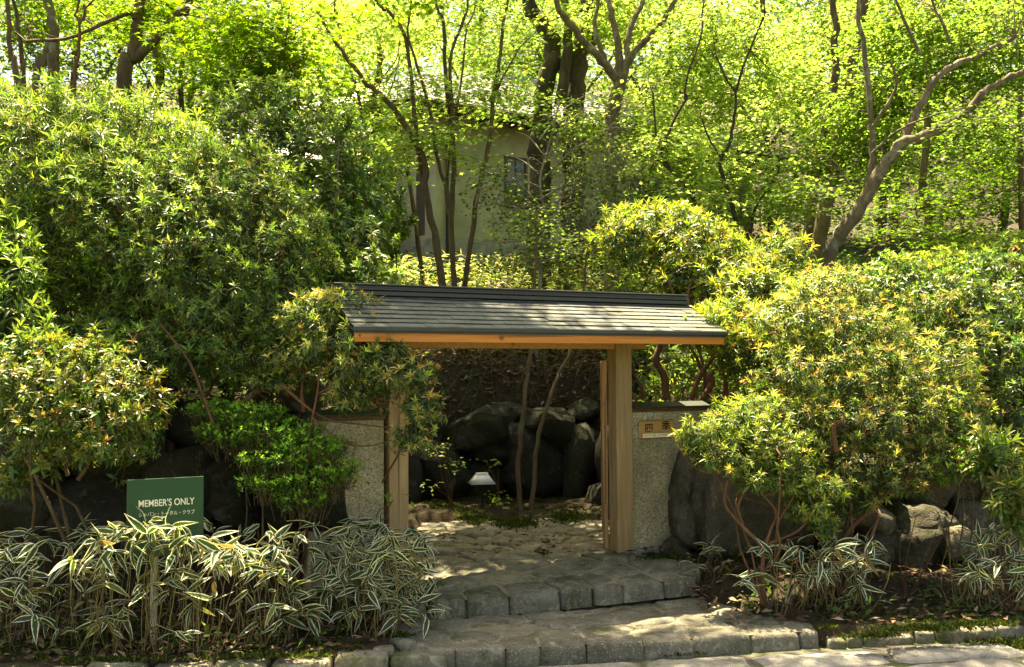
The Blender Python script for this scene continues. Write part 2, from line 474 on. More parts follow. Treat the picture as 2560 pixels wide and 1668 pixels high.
# ---- flat polygon tools for paving
def clip_half(poly, p, n):
    out = []
    for i in range(len(poly)):
        a, b = poly[i], poly[(i + 1) % len(poly)]
        da, db = np.dot(a - p, n), np.dot(b - p, n)
        if da <= 0: out.append(a)
        if da * db < 0: out.append(a + (b - a) * (da / (da - db)))
    return out
def inside(poly, p):
    c = False
    for i in range(len(poly)):
        a, b = poly[i], poly[i - 1]
        if (a[1] > p[1]) != (b[1] > p[1]) and p[0] < (b[0] - a[0]) * (p[1] - a[1]) / (b[1] - a[1]) + a[0]: c = not c
    return c
def cells(poly, seeds):
    poly = [np.array(p, float) for p in poly]; res = []
    for i, s in enumerate(seeds):
        c = poly
        for j, t in enumerate(seeds):
            if i == j or np.linalg.norm(t - s) > 1.6: continue
            c = clip_half(c, (s + t) / 2, t - s)
            if len(c) < 3: break
        if len(c) >= 3: res.append(c)
    return res
def poisson(poly, r, tries=4000, first=(), aniso=1.0):
    P = [np.array(p, float) for p in first]
    a = np.array(poly); lo, hi = a.min(0), a.max(0)
    for _ in range(tries):
        p = lo + rng.random(2) * (hi - lo)
        if inside(poly, p) and all(np.hypot((p[0] - q[0]) / aniso, p[1] - q[1]) > r for q in P): P.append(p)
    return P
def stone_from_cell(name, cell, zfun, depth, mat, parent, joint=.012, rise=0.0):
    c = np.array(cell); cen = c.mean(0)
    pts = []
    n = len(c)
    for i in range(n):                         # corner cutting keeps the stone's outline soft
        a, b = c[i], c[(i + 1) % n]
        ln = np.linalg.norm(b - a)
        if ln < .02: continue
        for t in ((.1, .35, .65, .9) if ln > .09 else (.5,)):
            pts.append(a + (b - a) * t)
    if len(pts) < 4: return None
    pts = np.array(pts)
    d = pts - cen; ln = np.linalg.norm(d, axis=1)[:, None]
    pts = cen + d * np.maximum(.3, (ln - joint) / ln) * (1 + .026 * rng.normal(size=ln.shape))
    k = len(pts)
    def ring(s, dz):
        q = cen + (pts - cen) * s
        return np.column_stack([q, [zfun(*p) + dz for p in q]])
    h = rise + .008 * rng.normal()
    rings = [ring(1.03, -depth), ring(1.0, h - .038), ring(.955, h - .012), ring(.86, h - .001)]
    rings[2][:, 2] += .002 * rng.normal(size=k); rings[3][:, 2] += .004 * rng.normal(size=k)
    org = np.array([cen[0], cen[1], zfun(*cen)])
    V = np.vstack(rings + [[[cen[0], cen[1], zfun(*cen) + h + .004]]]) - org
    j = np.arange(k); j2 = (j + 1) % k
    q = np.concatenate([np.stack([a * k + j, a * k + j2, (a + 1) * k + j2, (a + 1) * k + j], -1) for a in range(3)])
    t = np.stack([3 * k + j, 3 * k + j2, np.full(k, 4 * k)], -1)
    o = link(name, mesh_np(name, V, [q, t], smooth_shade=False), mat, parent)
    o.location = org
    return o
def sheet(name, poly, zfun, mat, parent=None, kind=None):
    V = np.array([[p[0], p[1], zfun(*p)] for p in poly])
    return link(name, mesh_np(name, V, [np.arange(len(poly))[None]]), mat, parent, kind)

# ---- gate floor (upper) and lower step
Z1 = .10
def z_upper(x, y): return .22 + .10 * float(smooth(7.3, 8.9, y - .3 * x * 0)) + .03 * float(smooth(9, 10.5, y))
S2 = [(-.98, 7.26), (-.78, 7.29), (.2, 7.55), (1.0, 7.80), (1.46, 7.96)]
UPPER = S2 + [(1.60, 8.35), (1.25, 8.62), (1.05, 8.72), (.98, 9.4), (.98, 10.55), (.2, 10.65), (-1.0, 10.5), (-1.05, 8.2), (-1.05, 7.6)]
LOWER = [(-.66, 6.55), (-.38, 6.50), (.57, 6.63), (1.4, 6.79), (2.13, 6.96), (2.16, 7.20), (1.85, 7.36), (1.70, 7.70), (1.47, 7.98), (1.0, 7.82), (.2, 7.57), (-.78, 7.31), (-.98, 7.28), (-.95, 6.9)]
build_ground()
steps = empty('stone_steps', (0, 0, 0)); tag(steps, kind='structure')
def edge_row(line, inset, gap):
    P = np.array(line, float); out = []
    seg = np.linalg.norm(np.diff(P, axis=0), axis=1); tot = seg.sum(); s = gap * .5
    while s < tot:
        i = int(np.searchsorted(np.cumsum(seg), s)); t = (s - (np.cumsum(seg)[i] - seg[i])) / seg[i]
        p = P[i] + (P[i + 1] - P[i]) * t; d = (P[i + 1] - P[i]) / seg[i]
        out.append(p + np.array([-d[1], d[0]]) * inset * (1 + .2 * rng.normal()))
        s += gap * (.62 + .95 * rng.random())
    return out
first_u = edge_row(S2, .15, .36)
seeds_u = poisson(UPPER, .25, 2600, first_u, 1.35)
def inset(poly, d):
    c = np.mean(poly, 0)
    return [tuple(c + (np.array(p) - c) * (1 - d / np.linalg.norm(np.array(p) - c))) for p in poly]
sheet('mortar_bed', inset(UPPER, .07), lambda x, y: z_upper(x, y) - .012, M['mortar'], steps)
for c in cells(UPPER, seeds_u):
    stone_from_cell('paving_stone', c, z_upper, .13, M['paving'], steps, .006)
first_l = edge_row(LOWER[:5], .13, .33)
seeds_l = poisson(LOWER, .22, 2600, first_l, 1.3)
sheet('mortar_bed', inset(LOWER, .07), lambda x, y: Z1 - .009, M['mortar'], steps)
for c in cells(LOWER, seeds_l):
    stone_from_cell('paving_stone', c, lambda x, y: Z1, .14, M['paving'], steps, .003)

# ---- kerbs of rough stones, and the road with its slabs
kerb = empty('kerb', (0, 0, 0)); tag(kerb, kind='structure')
def kerb_run(x0, x1, w0, w1, depth, z, seed_jit=.02, off=0.0):
    x = x0
    while x < x1:
        w = w0 + (w1 - w0) * rng.random()
        e = road_edge(x + w / 2) + off
        c = [np.array((x, e + seed_jit * rng.normal())), np.array((x + w, road_edge(x + w) + off + seed_jit * rng.normal())),
             np.array((x + w, road_edge(x + w) + depth + off + seed_jit * rng.normal())), np.array((x, e + depth + off * 0 + seed_jit * rng.normal()))]
        zz = z + .012 * rng.normal()
        stone_from_cell('kerb_stone', c, lambda a, b: zz, .17, M['kerb'], kerb, .010)
        x += w
kerb_run(-5.2, -.72, .22, .42, .20, .10, .015, -.05)
kerb_run(2.18, 6.0, .10, .26, .13, .055, .015, 0.0)
for (x, y, w) in ((-.86, 6.62, .17), (-.98, 6.84, .19), (-1.02, 7.05, .18)):       # the kerb turns in beside the step
    c = [np.array((x - w / 2, y - .11)), np.array((x + w / 2, y - .10)), np.array((x + w / 2 - .02, y + .10)), np.array((x - w / 2, y + .11))]
    stone_from_cell('kerb_stone', c, lambda a, b: .11, .17, M['kerb'], kerb, .01)
road = link('road', mesh_np('road', np.array([[-80, -12, -.02], [80, -12, -.02], [80, road_edge(80) + .06, -.02], [-80, road_edge(-80) + .06, -.02]]), [np.array([[0, 1, 2, 3]])]), M['asphalt'], kind='structure')
for row, (off, dep) in enumerate(((-.06, .34), (-.42, .40), (-.84, .40))):
    x = -1.6 + .37 * row
    while x < 5.2:
        w = .62 + .4 * rng.random()
        c = [np.array((x, road_edge(x) + off - dep)), np.array((x + w, road_edge(x + w) + off - dep)), np.array((x + w, road_edge(x + w) + off)), np.array((x, road_edge(x) + off))]
        stone_from_cell('road_slab', c, lambda a, b: 0.0, .018, M['slab'], road, .012)
        x += w

# ------------------------------------------------------------------ rocks
def rock_mesh(name, sx, sy, sz, seed, sub=3, cuts=14, rough=.12):
    bm = bmesh.new()
    bmesh.ops.create_icosphere(bm, subdivisions=sub, radius=1.0)
    r = random.Random(seed)
    V = np.array([v.co for v in bm.verts])
    V = np.sign(V) * np.abs(V) ** .52
    for _ in range(cuts):
        n = np.array([r.gauss(0, 1), r.gauss(0, 1), r.gauss(0, 1)]); n /= np.linalg.norm(n)
        d = .72 + .34 * r.random()
        h = V @ n - d
        V = V - np.where(h > 0, h * .97, 0)[:, None] * n
    off = Vector((r.random() * 50, r.random() * 50, r.random() * 50))
    for i, v in enumerate(bm.verts):
        p = Vector(V[i])
        k = noise.noise(p * 1.4 + off) * rough + noise.noise(p * 4 + off) * rough * .7 + abs(noise.noise(p * 7 + off)) * rough * .5 + noise.noise(p * 14 + off) * rough * .25
        v.co = Vector((p.x * sx, p.y * sy, p.z * sz)) * (1 + k)
    return mesh_bm(name, bm, True)
ROCK_ID = [0]
def rock(parent, x0, x1, y0, y1, Y, mat, thick=.35, tilt=0.0, name='stone'):
    """a boulder that fills a box of the photograph, standing Y metres away"""
    ROCK_ID[0] += 1
    a, b = at(x0, (y0 + y1) / 2, Y), at(x1, (y0 + y1) / 2, Y)
    c, d = at((x0 + x1) / 2, y0, Y), at((x0 + x1) / 2, y1, Y)
    sx, sz = (b.x - a.x) / 2 * 1.14, (c.z - d.z) / 2 * 1.14
    o = link(name, rock_mesh(name, sx, thick, sz, 100 + ROCK_ID[0], 4 if x1 - x0 > 130 else 3), mat, parent)
    o.location = ((a.x + b.x) / 2, Y + thick * .75, (c.z + d.z) / 2)
    o.rotation_euler = (random.uniform(-.08, .08), tilt + random.uniform(-.16, .16), random.uniform(-.2, .2))
    return o
def rock_wall(label, rocks):
    root = empty('rock_wall', (0, 0, 0)); tag(root, label, 'rock wall', 'dry stone retaining walls')
    for r in rocks:
        x0, x1, y0, y1, Y, mk = r[:6]
        rock(root, x0, x1, y0, y1, Y, M[mk], *(r[6:] or (.35,)))
    return root
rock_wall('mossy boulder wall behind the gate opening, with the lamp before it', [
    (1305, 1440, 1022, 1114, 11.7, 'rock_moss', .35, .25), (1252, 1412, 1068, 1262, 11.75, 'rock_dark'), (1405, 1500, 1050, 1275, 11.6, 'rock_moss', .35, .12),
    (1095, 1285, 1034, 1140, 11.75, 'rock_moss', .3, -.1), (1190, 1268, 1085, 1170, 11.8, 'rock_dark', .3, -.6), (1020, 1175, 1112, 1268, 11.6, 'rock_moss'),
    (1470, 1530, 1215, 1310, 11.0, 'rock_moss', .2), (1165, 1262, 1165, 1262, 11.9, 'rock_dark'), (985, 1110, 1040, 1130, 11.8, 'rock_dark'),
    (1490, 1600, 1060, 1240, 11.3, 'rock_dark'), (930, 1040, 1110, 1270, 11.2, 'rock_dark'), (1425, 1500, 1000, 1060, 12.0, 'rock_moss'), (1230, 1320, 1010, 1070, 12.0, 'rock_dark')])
rock_wall('big dark boulders right of the plaque wall, behind the bronze-tipped bush', [
    (1722, 2065, 1120, 1440, 8.55, 'rock', .45), (1690, 1748, 1130, 1275, 8.75, 'rock', .2, .12), (1688, 1745, 1255, 1372, 8.72, 'rock', .2),
    (2040, 2150, 1130, 1290, 8.7, 'rock', .35), (2136, 2230, 1245, 1352, 8.55, 'rock_light', .3), (2120, 2170, 1345, 1410, 8.5, 'rock', .2), (2060, 2130, 1280, 1420, 8.6, 'rock', .3),
    (2155, 2250, 1345, 1470, 8.45, 'rock', .3), (2228, 2395, 1285, 1480, 8.5, 'rock', .4), (2390, 2485, 1262, 1375, 8.6, 'rock', .3), (2368, 2455, 1322, 1396, 8.35, 'rock_light', .22),
    (2390, 2480, 1385, 1470, 8.45, 'rock', .3), (2470, 2600, 1290, 1460, 8.6, 'rock', .35), (2140, 2260, 1150, 1260, 8.7, 'rock', .3), (2250, 2400, 1160, 1295, 8.75, 'rock', .3), (2390, 2560, 1170, 1280, 8.8, 'rock', .3),
    (1660, 1735, 1350, 1430, 8.75, 'rock', .2)])
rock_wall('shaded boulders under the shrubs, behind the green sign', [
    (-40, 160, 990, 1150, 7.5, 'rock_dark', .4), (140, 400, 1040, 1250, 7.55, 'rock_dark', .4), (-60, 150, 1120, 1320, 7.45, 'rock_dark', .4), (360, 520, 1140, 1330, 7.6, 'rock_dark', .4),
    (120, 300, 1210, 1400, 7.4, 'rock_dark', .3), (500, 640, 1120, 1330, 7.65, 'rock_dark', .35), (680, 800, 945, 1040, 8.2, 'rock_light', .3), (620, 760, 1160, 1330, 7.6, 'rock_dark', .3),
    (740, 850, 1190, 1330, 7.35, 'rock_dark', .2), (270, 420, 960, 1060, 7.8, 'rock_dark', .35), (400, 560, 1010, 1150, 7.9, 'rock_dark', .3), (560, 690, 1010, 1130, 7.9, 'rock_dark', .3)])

# ================================================================== THE GATE
TH = R(26.6)
GO = Vector((-.90, 7.80, .32))
gate = empty('gate', GO, TH)
tag(gate, 'roofed wooden entrance gate with dark tiled roof and two square posts', 'gate')
GW = 2.12
for u in (0.0, GW):
    p = box('post', M['post'], gate, u - .082, u + .082, 0, .15, -.02 if u else -.12, 1.86, .006)
box('base_stone', M['kerb'], gate, GW - .16, GW + .12, -.06, .2, -.10, -.018, .02)
box('base_stone', M['kerb'], gate, -.13, .13, -.06, .2, -.22, -.118, .02)
V0, V1, VR = -.55, .70, .075                   # front eave, back eave, ridge line
UL, UR = -.53, 2.80
EAVE_Z, RIDGE_Z = 1.925, 2.215
box('fascia', M['fascia'], gate, UL, UR, V0 + .005, V0 + .032, 1.828, 1.915, .003)
box('fascia', M['fascia'], gate, UL, UR, V1 - .032, V1 - .005, 1.828, 1.915, .003)
nb = 40
for i in range(nb):                            # soffit boards run front to back
    u0 = UL + .02 + (UR - UL - .04) * i / nb
    box('soffit_board', M['soffit'], gate, u0 + .003, u0 + (UR - UL - .04) / nb - .003, V0 + .034, V1 - .034, 1.868, 1.882, .002)
box('lintel', M['soffit'], gate, -.25, GW + .25, .025, .125, 1.80, 1.866, .004)
pitch = math.atan2(RIDGE_Z - EAVE_Z, VR - V0)
NC = 8
slope = math.hypot(RIDGE_Z - EAVE_Z, VR - V0)
roof = empty('roof', (0, 0, 0)); roof.parent = gate
prism('roof_deck', M['ridge'], roof, [(V0 - .01, EAVE_Z - .012), (VR, RIDGE_Z - .022), (V1 + .01, EAVE_Z - .012), (V1 + .01, EAVE_Z - .035), (VR, RIDGE_Z - .06), (V0 - .01, EAVE_Z - .035)], UL - .012, UR + .012)
box('drip_edge', M['ridge'], roof, UL - .02, UR + .02, V0 - .03, V0 - .012, 1.905, 1.938, .003)
box('drip_edge', M['ridge'], roof, UL - .02, UR + .02, V1 + .012, V1 + .03, 1.905, 1.938, .003)
tile_me = mesh_bm('roof_tile', box_bm(.0015, .2795, 0, slope / NC * 1.25, -.007, 0, .002))
for side in (0, 1):
    for k in range(NC):
        u = UL - .015 - (.14 if k % 2 else 0)
        while u < UR + .01:
            w = min(u + .28, UR + .015) - max(u, UL - .015)
            if w > .03:
                o = link('roof_tile', tile_me, M['tile'], roof)
                s = slope * k / NC - .02
                yy = V0 + s * math.cos(pitch); zz = EAVE_Z + s * math.sin(pitch) + .026
                o.scale = (w / .28, 1, 1)
                jit = .0015 * rng.normal()
                if side == 0:
                    o.location = (max(u, UL - .015), yy, zz + jit)
                    o.rotation_euler = (pitch - .10 + .006 * rng.normal(), 0, 0)
                else:
                    o.location = (max(u, UL - .015) + w, V1 + V0 - yy + (2 * VR - V1 - V0) * s / slope, zz + jit)
                    o.rotation_euler = (pitch - .10, 0, math.pi)
            u += .28
for k, (hw, z0, z1) in enumerate(((.10, RIDGE_Z - .005, RIDGE_Z + .028), (.085, RIDGE_Z + .029, RIDGE_Z + .034), (.105, RIDGE_Z + .035, RIDGE_Z + .048), (.08, RIDGE_Z + .049, RIDGE_Z + .072), (.10, RIDGE_Z + .073, RIDGE_Z + .086))):
    box('ridge_board', M['ridge'], roof, UL - .02 + .004 * k, UR + .02 - .004 * k, VR - hw, VR + hw, z0, z1, .003)
# the open door leaf stands behind the right post, edge on
dr = empty('door', (GW - .09, .14, 0), R(-31)); dr.parent = gate
box('stile', M['door'], dr, -.052, -.004, .0, .05, .02, 1.70, .003)
for i in range(6):
    box('door_board', M['door'], dr, -.040, -.014, .052 + i * .15, .052 + i * .15 + .146, .03, 1.69, .003)
box('stile', M['door'], dr, -.052, -.004, .955, 1.0, .02, 1.70, .003)
for z in (.36, 1.42):
    box('hinge', M['dark_metal'], dr, -.006, .003, -.014, -.002, z - .07, z + .07, .001)
for z in (.42, .78, 1.10, 1.3):
    o = box('nail', M['dark_metal'], dr, -.034, -.022, -.004, 0.0005, z, z + .012, .001)

def gate_wall(label, u0, u1, top, zb):
    root = empty('pebble_wall', GO + Matrix.Rotation(TH, 3, 'Z') @ Vector(((u0 + u1) / 2, .1, 0)), TH)
    tag(root, label, 'wall', 'pebble-dashed walls beside the gate')
    h = (u1 - u0) / 2
    box('panel', M['pebble'], root, -h, h, -.075, .075, zb + .04, top, .004)
    box('plinth', M['plinth'], root, -h - .002, h, -.095, .095, zb - .20, zb + .038, .012)
    box('trim', M['trim'], root, -h, h + .01, -.088, .088, top + .002, top + .035, .003)
    prism('cap', M['cap'], root, [(-.125, top + .036), (.125, top + .036), (.125, top + .046), (0, top + .085), (-.125, top + .046)], -h, h + .03)
    return root
gate_wall('pebble-dashed wall carrying the wooden name plaque, right of the gate', GW + .085, GW + .90, 1.235, -.02)
gate_wall('pebble-dashed wall half hidden by the bright green azalea', -.72, -.115, 1.235, -.10)

# ---- plaque on the right wall
def text(name, body, size, mat, parent, loc, extrude=.0008, offset=0.0, sx=1.0, align='CENTER'):
    cu = bpy.data.curves.new(name, 'FONT')
    cu.body = body; cu.size = size; cu.extrude = extrude; cu.offset = offset
    cu.align_x, cu.align_y = align, 'CENTER'
    cu.materials.append(mat)
    tmp = bpy.data.objects.new(name, cu); COL.objects.link(tmp)
    dg = bpy.context.evaluated_depsgraph_get()
    me = bpy.data.meshes.new_from_object(tmp.evaluated_get(dg)); me.name = name
    bpy.data.objects.remove(tmp); bpy.data.curves.remove(cu)
    if not me.materials: me.materials.append(mat)
    o = bpy.data.objects.new(name, me); COL.objects.link(o)
    o.parent = parent; o.location = loc; o.rotation_euler = (math.pi / 2, 0, 0); o.scale = (sx, 1, 1)
    return o
pl_loc = GO + Matrix.Rotation(TH, 3, 'Z') @ Vector((GW + .345, .024, 1.075))
plaque = empty('name_plaque', pl_loc, TH)
tag(plaque, 'wooden name plaque with two black characters and a pale strip of small writing', 'plaque')
box('board', M['plaque'], plaque, -.19, .19, -.022, 0, -.083, .083, .012)
text('lettering', '四', .083, M['black'], plaque, (-.088, -.0225, .012), .0012, .0013, 1.12)
text('lettering', '季', .098, M['black'], plaque, (.098, -.0225, .022), .0012, .0013)
box('name_strip', M['cream'], plaque, -.158, .166, -.026, -.0225, -.072, -.036, .0008)
text('lettering', 'ジャパントータル・クラブ 芦ノ湖別館', .0215, M['black'], plaque, (.004, -.0265, -.054), .0004, .0, .98)

# ---- the green sign
sg = Vector((-2.41, 6.66, ground(-2.41, 6.66)))
sign = empty('notice_sign', sg, R(25))
tag(sign, "green MEMBER'S ONLY notice board on a white post in the dwarf bamboo", 'sign')
c_top = at(404, 1195, 6.66)
zt = c_top.z - sg.z
bx = (at(404, 1260, 6.62).x - sg.x) / math.cos(R(25))
HW = .245
bd = empty('board', (bx, -.03, zt)); bd.parent = sign
box('panel', M['sign'], bd, -HW, HW, -.012, 0, -.52, 0, .002)
text('lettering', "MEMBER'S ONLY", .064, M['cream'], bd, (0.005, -.0128, -.165), .0005, .0007, .76)
text('lettering', 'ジャパン・トータル・クラブ', .033, M['cream'], bd, (.008, -.0128, -.238), .0005, .0, .84)
pt = Tubes(); pt.add(spline([(0, 0.02, -.25), (0, .02, zt * .5), (bx * .8, .02, zt - .12)], 6), .024, .022, 10)
pt.build('post', M['white'], sign)

# ---- garden lamp behind the gate
lp = at(1205, 1245, 11.15); lp.z = ground(lp.x, lp.y)
lamp = empty('garden_lamp', lp, R(12))
tag(lamp, 'small garden lamp with a white tapered hood in front of the rocks', 'lamp')
zh = at(1204, 1209, 11.15).z - lp.z
t_ = Tubes(); t_.add([(0, 0, -.1), (0, 0, zh + .06)], .011, .011, 8); t_.build('stem', M['dark_metal'], lamp)
def frustum(name, a0, b0, z0, a1, b1, z1, mat, parent):
    V = [(-a0, -b0, z0), (a0, -b0, z0), (a0, b0, z0), (-a0, b0, z0), (-a1, -b1, z1), (a1, -b1, z1), (a1, b1, z1), (-a1, b1, z1)]
    F_ = [(0, 3, 2, 1), (4, 5, 6, 7), (0, 1, 5, 4), (1, 2, 6, 5), (2, 3, 7, 6), (3, 0, 4, 7)]
    return link(name, mesh_np(name, np.array(V), [np.array(F_)]), mat, parent)
frustum('hood', .140, .115, zh, .062, .05, zh + .108, M['hood'], lamp)
box('hood_top', M['hood'], lamp, -.066, .066, -.054, .054, zh + .109, zh + .120, .002)
frustum('bulb_housing', .05, .05, zh - .02, .06, .06, zh - .002, M['dark_metal'], lamp)

# ================================================================== HOUSES ON THE SLOPE
def tiled_slope(name, parent, p00, p10, p11, p01, rows, mat, lift=.012):
    """courses of roof tile from eave (p00-p10) to top (p01-p11); each course is a part with its own step"""
    p00, p10, p11, p01 = map(Vector, (p00, p10, p11, p01))
    nrm = (p10 - p00).cross(p01 - p00).normalized()
    for r in range(rows):
        t0, t1 = r / rows, (r + 1.15) / rows
        a, b = p00.lerp(p01, t0), p10.lerp(p11, t0)
        c, d = p10.lerp(p11, min(1, t1)), p00.lerp(p01, min(1, t1))
        n = max(2, int((b - a).length / .26))
        bm = bmesh.new()
        prev = None
        for i in range(n + 1):
            for h in ((0.0, .03) if i < n else (0.0,)):
                t = (i + (.5 if h else 0)) / n
                lo = a.lerp(b, t) + nrm * (lift + h * .7 + .018); hi = d.lerp(c, t) + nrm * (h + .005)
                bt = lo - nrm * .02
                cur = [bm.verts.new(bt), bm.verts.new(lo), bm.verts.new(hi)]
                if prev:
                    bm.faces.new((prev[0], cur[0], cur[1], prev[1])); bm.faces.new((prev[1], cur[1], cur[2], prev[2]))
                prev = cur
        link(name, mesh_bm(name, bm), mat, parent)
def hip_house(name, label, loc, rz, L, D, wall_h, ov, rise, rows, wall_mat, plinth=.5):
    root = empty(name, loc, rz)
    tag(root, label, 'house', 'houses on the slope')
    box('wall', wall_mat, root, 0, L, 0, D, plinth, wall_h, .01)
    box('plinth', M['plinth'], root, -.03, L + .03, -.04, D + .03, -1.2, plinth - .002, .01)
    e = wall_h + .02
    rf = empty('roof', (0, 0, 0)); rf.parent = root
    x0, x1, y0, y1 = -ov, L + ov, -ov, D + ov
    hr = D / 2 + ov
    a, b, c, d = (x0, y0, e), (x1, y0, e), (x1, y1, e), (x0, y1, e)
    r0, r1 = (x0 + hr, D / 2, e + rise), (x1 - hr, D / 2, e + rise)
    bm = bmesh.new()
    vs_ = [bm.verts.new(v) for v in (a, b, c, d, r0, r1)]
    for f in ((0, 1, 5, 4), (2, 3, 4, 5), (3, 0, 4), (1, 2, 5), (3, 2, 1, 0)): bm.faces.new([vs_[i] for i in f])
    link('deck', mesh_bm('deck', bm), M['house_wood'], rf)
    tiled_slope('tile_course', rf, a, b, r1, r0, rows, M['house_tile'])
    tiled_slope('tile_course', rf, d, a, r0, r0, rows, M['house_tile'])
    for (q0, q1, w0, w1) in ((x0, x1, y0 - .02, y0), (x0 - .02, x0, y0, y1)):
        box('fascia', M['house_wood'], rf, q0, q1, w0, w1, e - .16, e - .01, .004)
    for i in range(int(L / .45)):
        box('rafter', M['house_wood'], rf, i * .45 + .1, i * .45 + .17, y0 + .03, -.002, e - .13, e - .02, .003)
    t = Tubes(); t.add([(x0, y0 - .07, e - .05), (x1, y0 - .07, e - .07)], .045, .045, 8); t.build('gutter', M['dark_metal'], rf)
    t = Tubes(); t.add([(.25, y0 - .05, e - .1), (.25, -.06, e - .45), (.25, -.06, -.3)], .035, .035, 8); t.build('downpipe', M['dark_metal'], root)
    t = Tubes(); t.add([r0, r1], .10, .10, 8); t.build('ridge', M['house_tile'], rf)
    t = Tubes(); t.add([a, r0], .07, .07, 8); t.build('hip', M['house_tile'], rf)
    return root
def window(root, x0, x1, z0, z1, y=0.0, bars=1):
    w = empty('window', ((x0 + x1) / 2, y, z0)); w.parent = root
    h, ww = z1 - z0, (x1 - x0) / 2
    for a, b_, c, d in ((-ww, ww, h - .06, h), (-ww, ww, 0, .06), (-ww, -ww + .06, .062, h - .062), (ww - .06, ww, .062, h - .062)):
        box('frame', M['house_wood'], w, a, b_, -.05, -.004, c, d, .003)
    for i in range(bars + 1):
        q0 = -ww + .064 + (2 * ww - .128) * i / (bars + 1); q1 = -ww + .064 + (2 * ww - .128) * (i + 1) / (bars + 1) - .03
        box('pane', M['glass'], w, q0, q1, -.03, -.01, .064, h - .064, .001)
        if i < bars: box('mullion', M['house_wood'], w, q1 + .002, q1 + .028, -.045, -.006, .064, h - .064, .001)
    box('sill', M['house_wood'], w, -ww - .05, ww + .05, -.09, -.002, -.06, -.003, .003)
h1 = hip_house('house', 'olive plastered house with grey tiled roof behind the slender multi-stemmed tree', at(1090, 650, 21.0), R(33), 9.6, 6.5, 3.2, .75, 2.2, 14, M['plaster'])
window(h1, 1.75, 2.35, 1.35, 2.45); window(h1, 5.4, 6.6, 1.2, 2.3)
box('panel', M['house_wood'], h1, -.004, .006, .5, .9, .6, 2.5, .002)
w1 = at(935, 655, 22.6)
h2 = hip_house('house', 'lower wing of the plastered house, half behind the evergreen shrub', Vector((w1.x - 2.6, w1.y - .3, w1.z)), R(33), 3.9, 4.5, 2.75, .6, 1.0, 8, M['plaster'])
window(h2, 2.2, 2.9, 1.0, 2.0)
w2 = at(60, 560, 17.2)
h3 = hip_house('house', 'dark roofed house behind the big left shrub and the forked maple', Vector((w2.x - 1.2, 17.0, ground(w2.x, 17.0))), R(33), 6.4, 5.5, 3.0, .7, 1.5, 12, M['plaster'])
window(h3, 4.0, 5.4, .9, 2.2)
w3 = at(830, 330, 34)
h4 = hip_house('house', 'pale grey house high on the slope among bright leaves', Vector((w3.x, 34, ground(w3.x, 34))), R(-18), 5.0, 5.0, 3.3, .8, 1.8, 10, M['grey_wall'])
window(h4, 1.0, 2.2, 1.2, 2.4)
w4 = at(90, 250, 26)
h5 = hip_house('house', 'pale house above the dark roof at the upper left', Vector((w4.x, 26, ground(w4.x, 26))), R(20), 4.6, 5.0, 2.6, .7, 1.5, 10, M['grey_wall'])
window(h5, 1.2, 2.6, .9, 2.0)

# ================================================================== SHRUBS
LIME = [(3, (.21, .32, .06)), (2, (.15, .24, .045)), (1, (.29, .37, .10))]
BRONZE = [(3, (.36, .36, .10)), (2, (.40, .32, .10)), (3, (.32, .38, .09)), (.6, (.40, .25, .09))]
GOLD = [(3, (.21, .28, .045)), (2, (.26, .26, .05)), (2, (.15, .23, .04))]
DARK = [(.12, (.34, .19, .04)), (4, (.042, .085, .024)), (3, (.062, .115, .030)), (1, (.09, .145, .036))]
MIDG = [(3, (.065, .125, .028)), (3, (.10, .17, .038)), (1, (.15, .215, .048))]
def blob_points(blobs, spacing, shell=1.0, jitter=.10):
    P, D = [], []
    info = [(np.array(at(b[0], b[1], b[2])), np.array(b[3] if hasattr(b[3], '__len__') else (b[3],) * 3)) for b in blobs]
    for i, (c, r) in enumerate(info):
        r = r * shell
        n = int(4 * np.pi * ((r[0] * r[1]) ** 1.6 / 3 + (r[0] * r[2]) ** 1.6 / 3 + (r[1] * r[2]) ** 1.6 / 3) ** (1 / 1.6) / spacing ** 2)
        d = rand_unit(max(6, n))
        # knobbly outline: radius follows a smooth random field
        k = np.array([noise.noise(Vector(q * 2.6) + Vector((i * 7.1, 3.3, 1.7))) for q in d])
        k2 = np.array([noise.noise(Vector(q * 6.0) + Vector((i * 3.1, 8.3, 4.7))) for q in d])
        rad = 1 + .40 * k[:, None] + .26 * k2[:, None] + jitter * rng.normal(size=(len(d), 1)) + np.where(rng.random((len(d), 1)) < .07, rng.uniform(.08, .32, (len(d), 1)), 0)
        p = c + d * r * rad
        nrm = unit(d / r)
        keep = np.ones(len(p), bool)
        for j, (c2, r2) in enumerate(info):
            if j != i: keep &= (((p - c2) / (r2 * shell)) ** 2).sum(1) > .72
        P.append(p[keep]); D.append(nrm[keep])
    P, D = np.concatenate(P), np.concatenate(D)
    k = P[:, 2] > ground_np(P[:, 0], P[:, 1]) + .04
    return P[k], D[k]
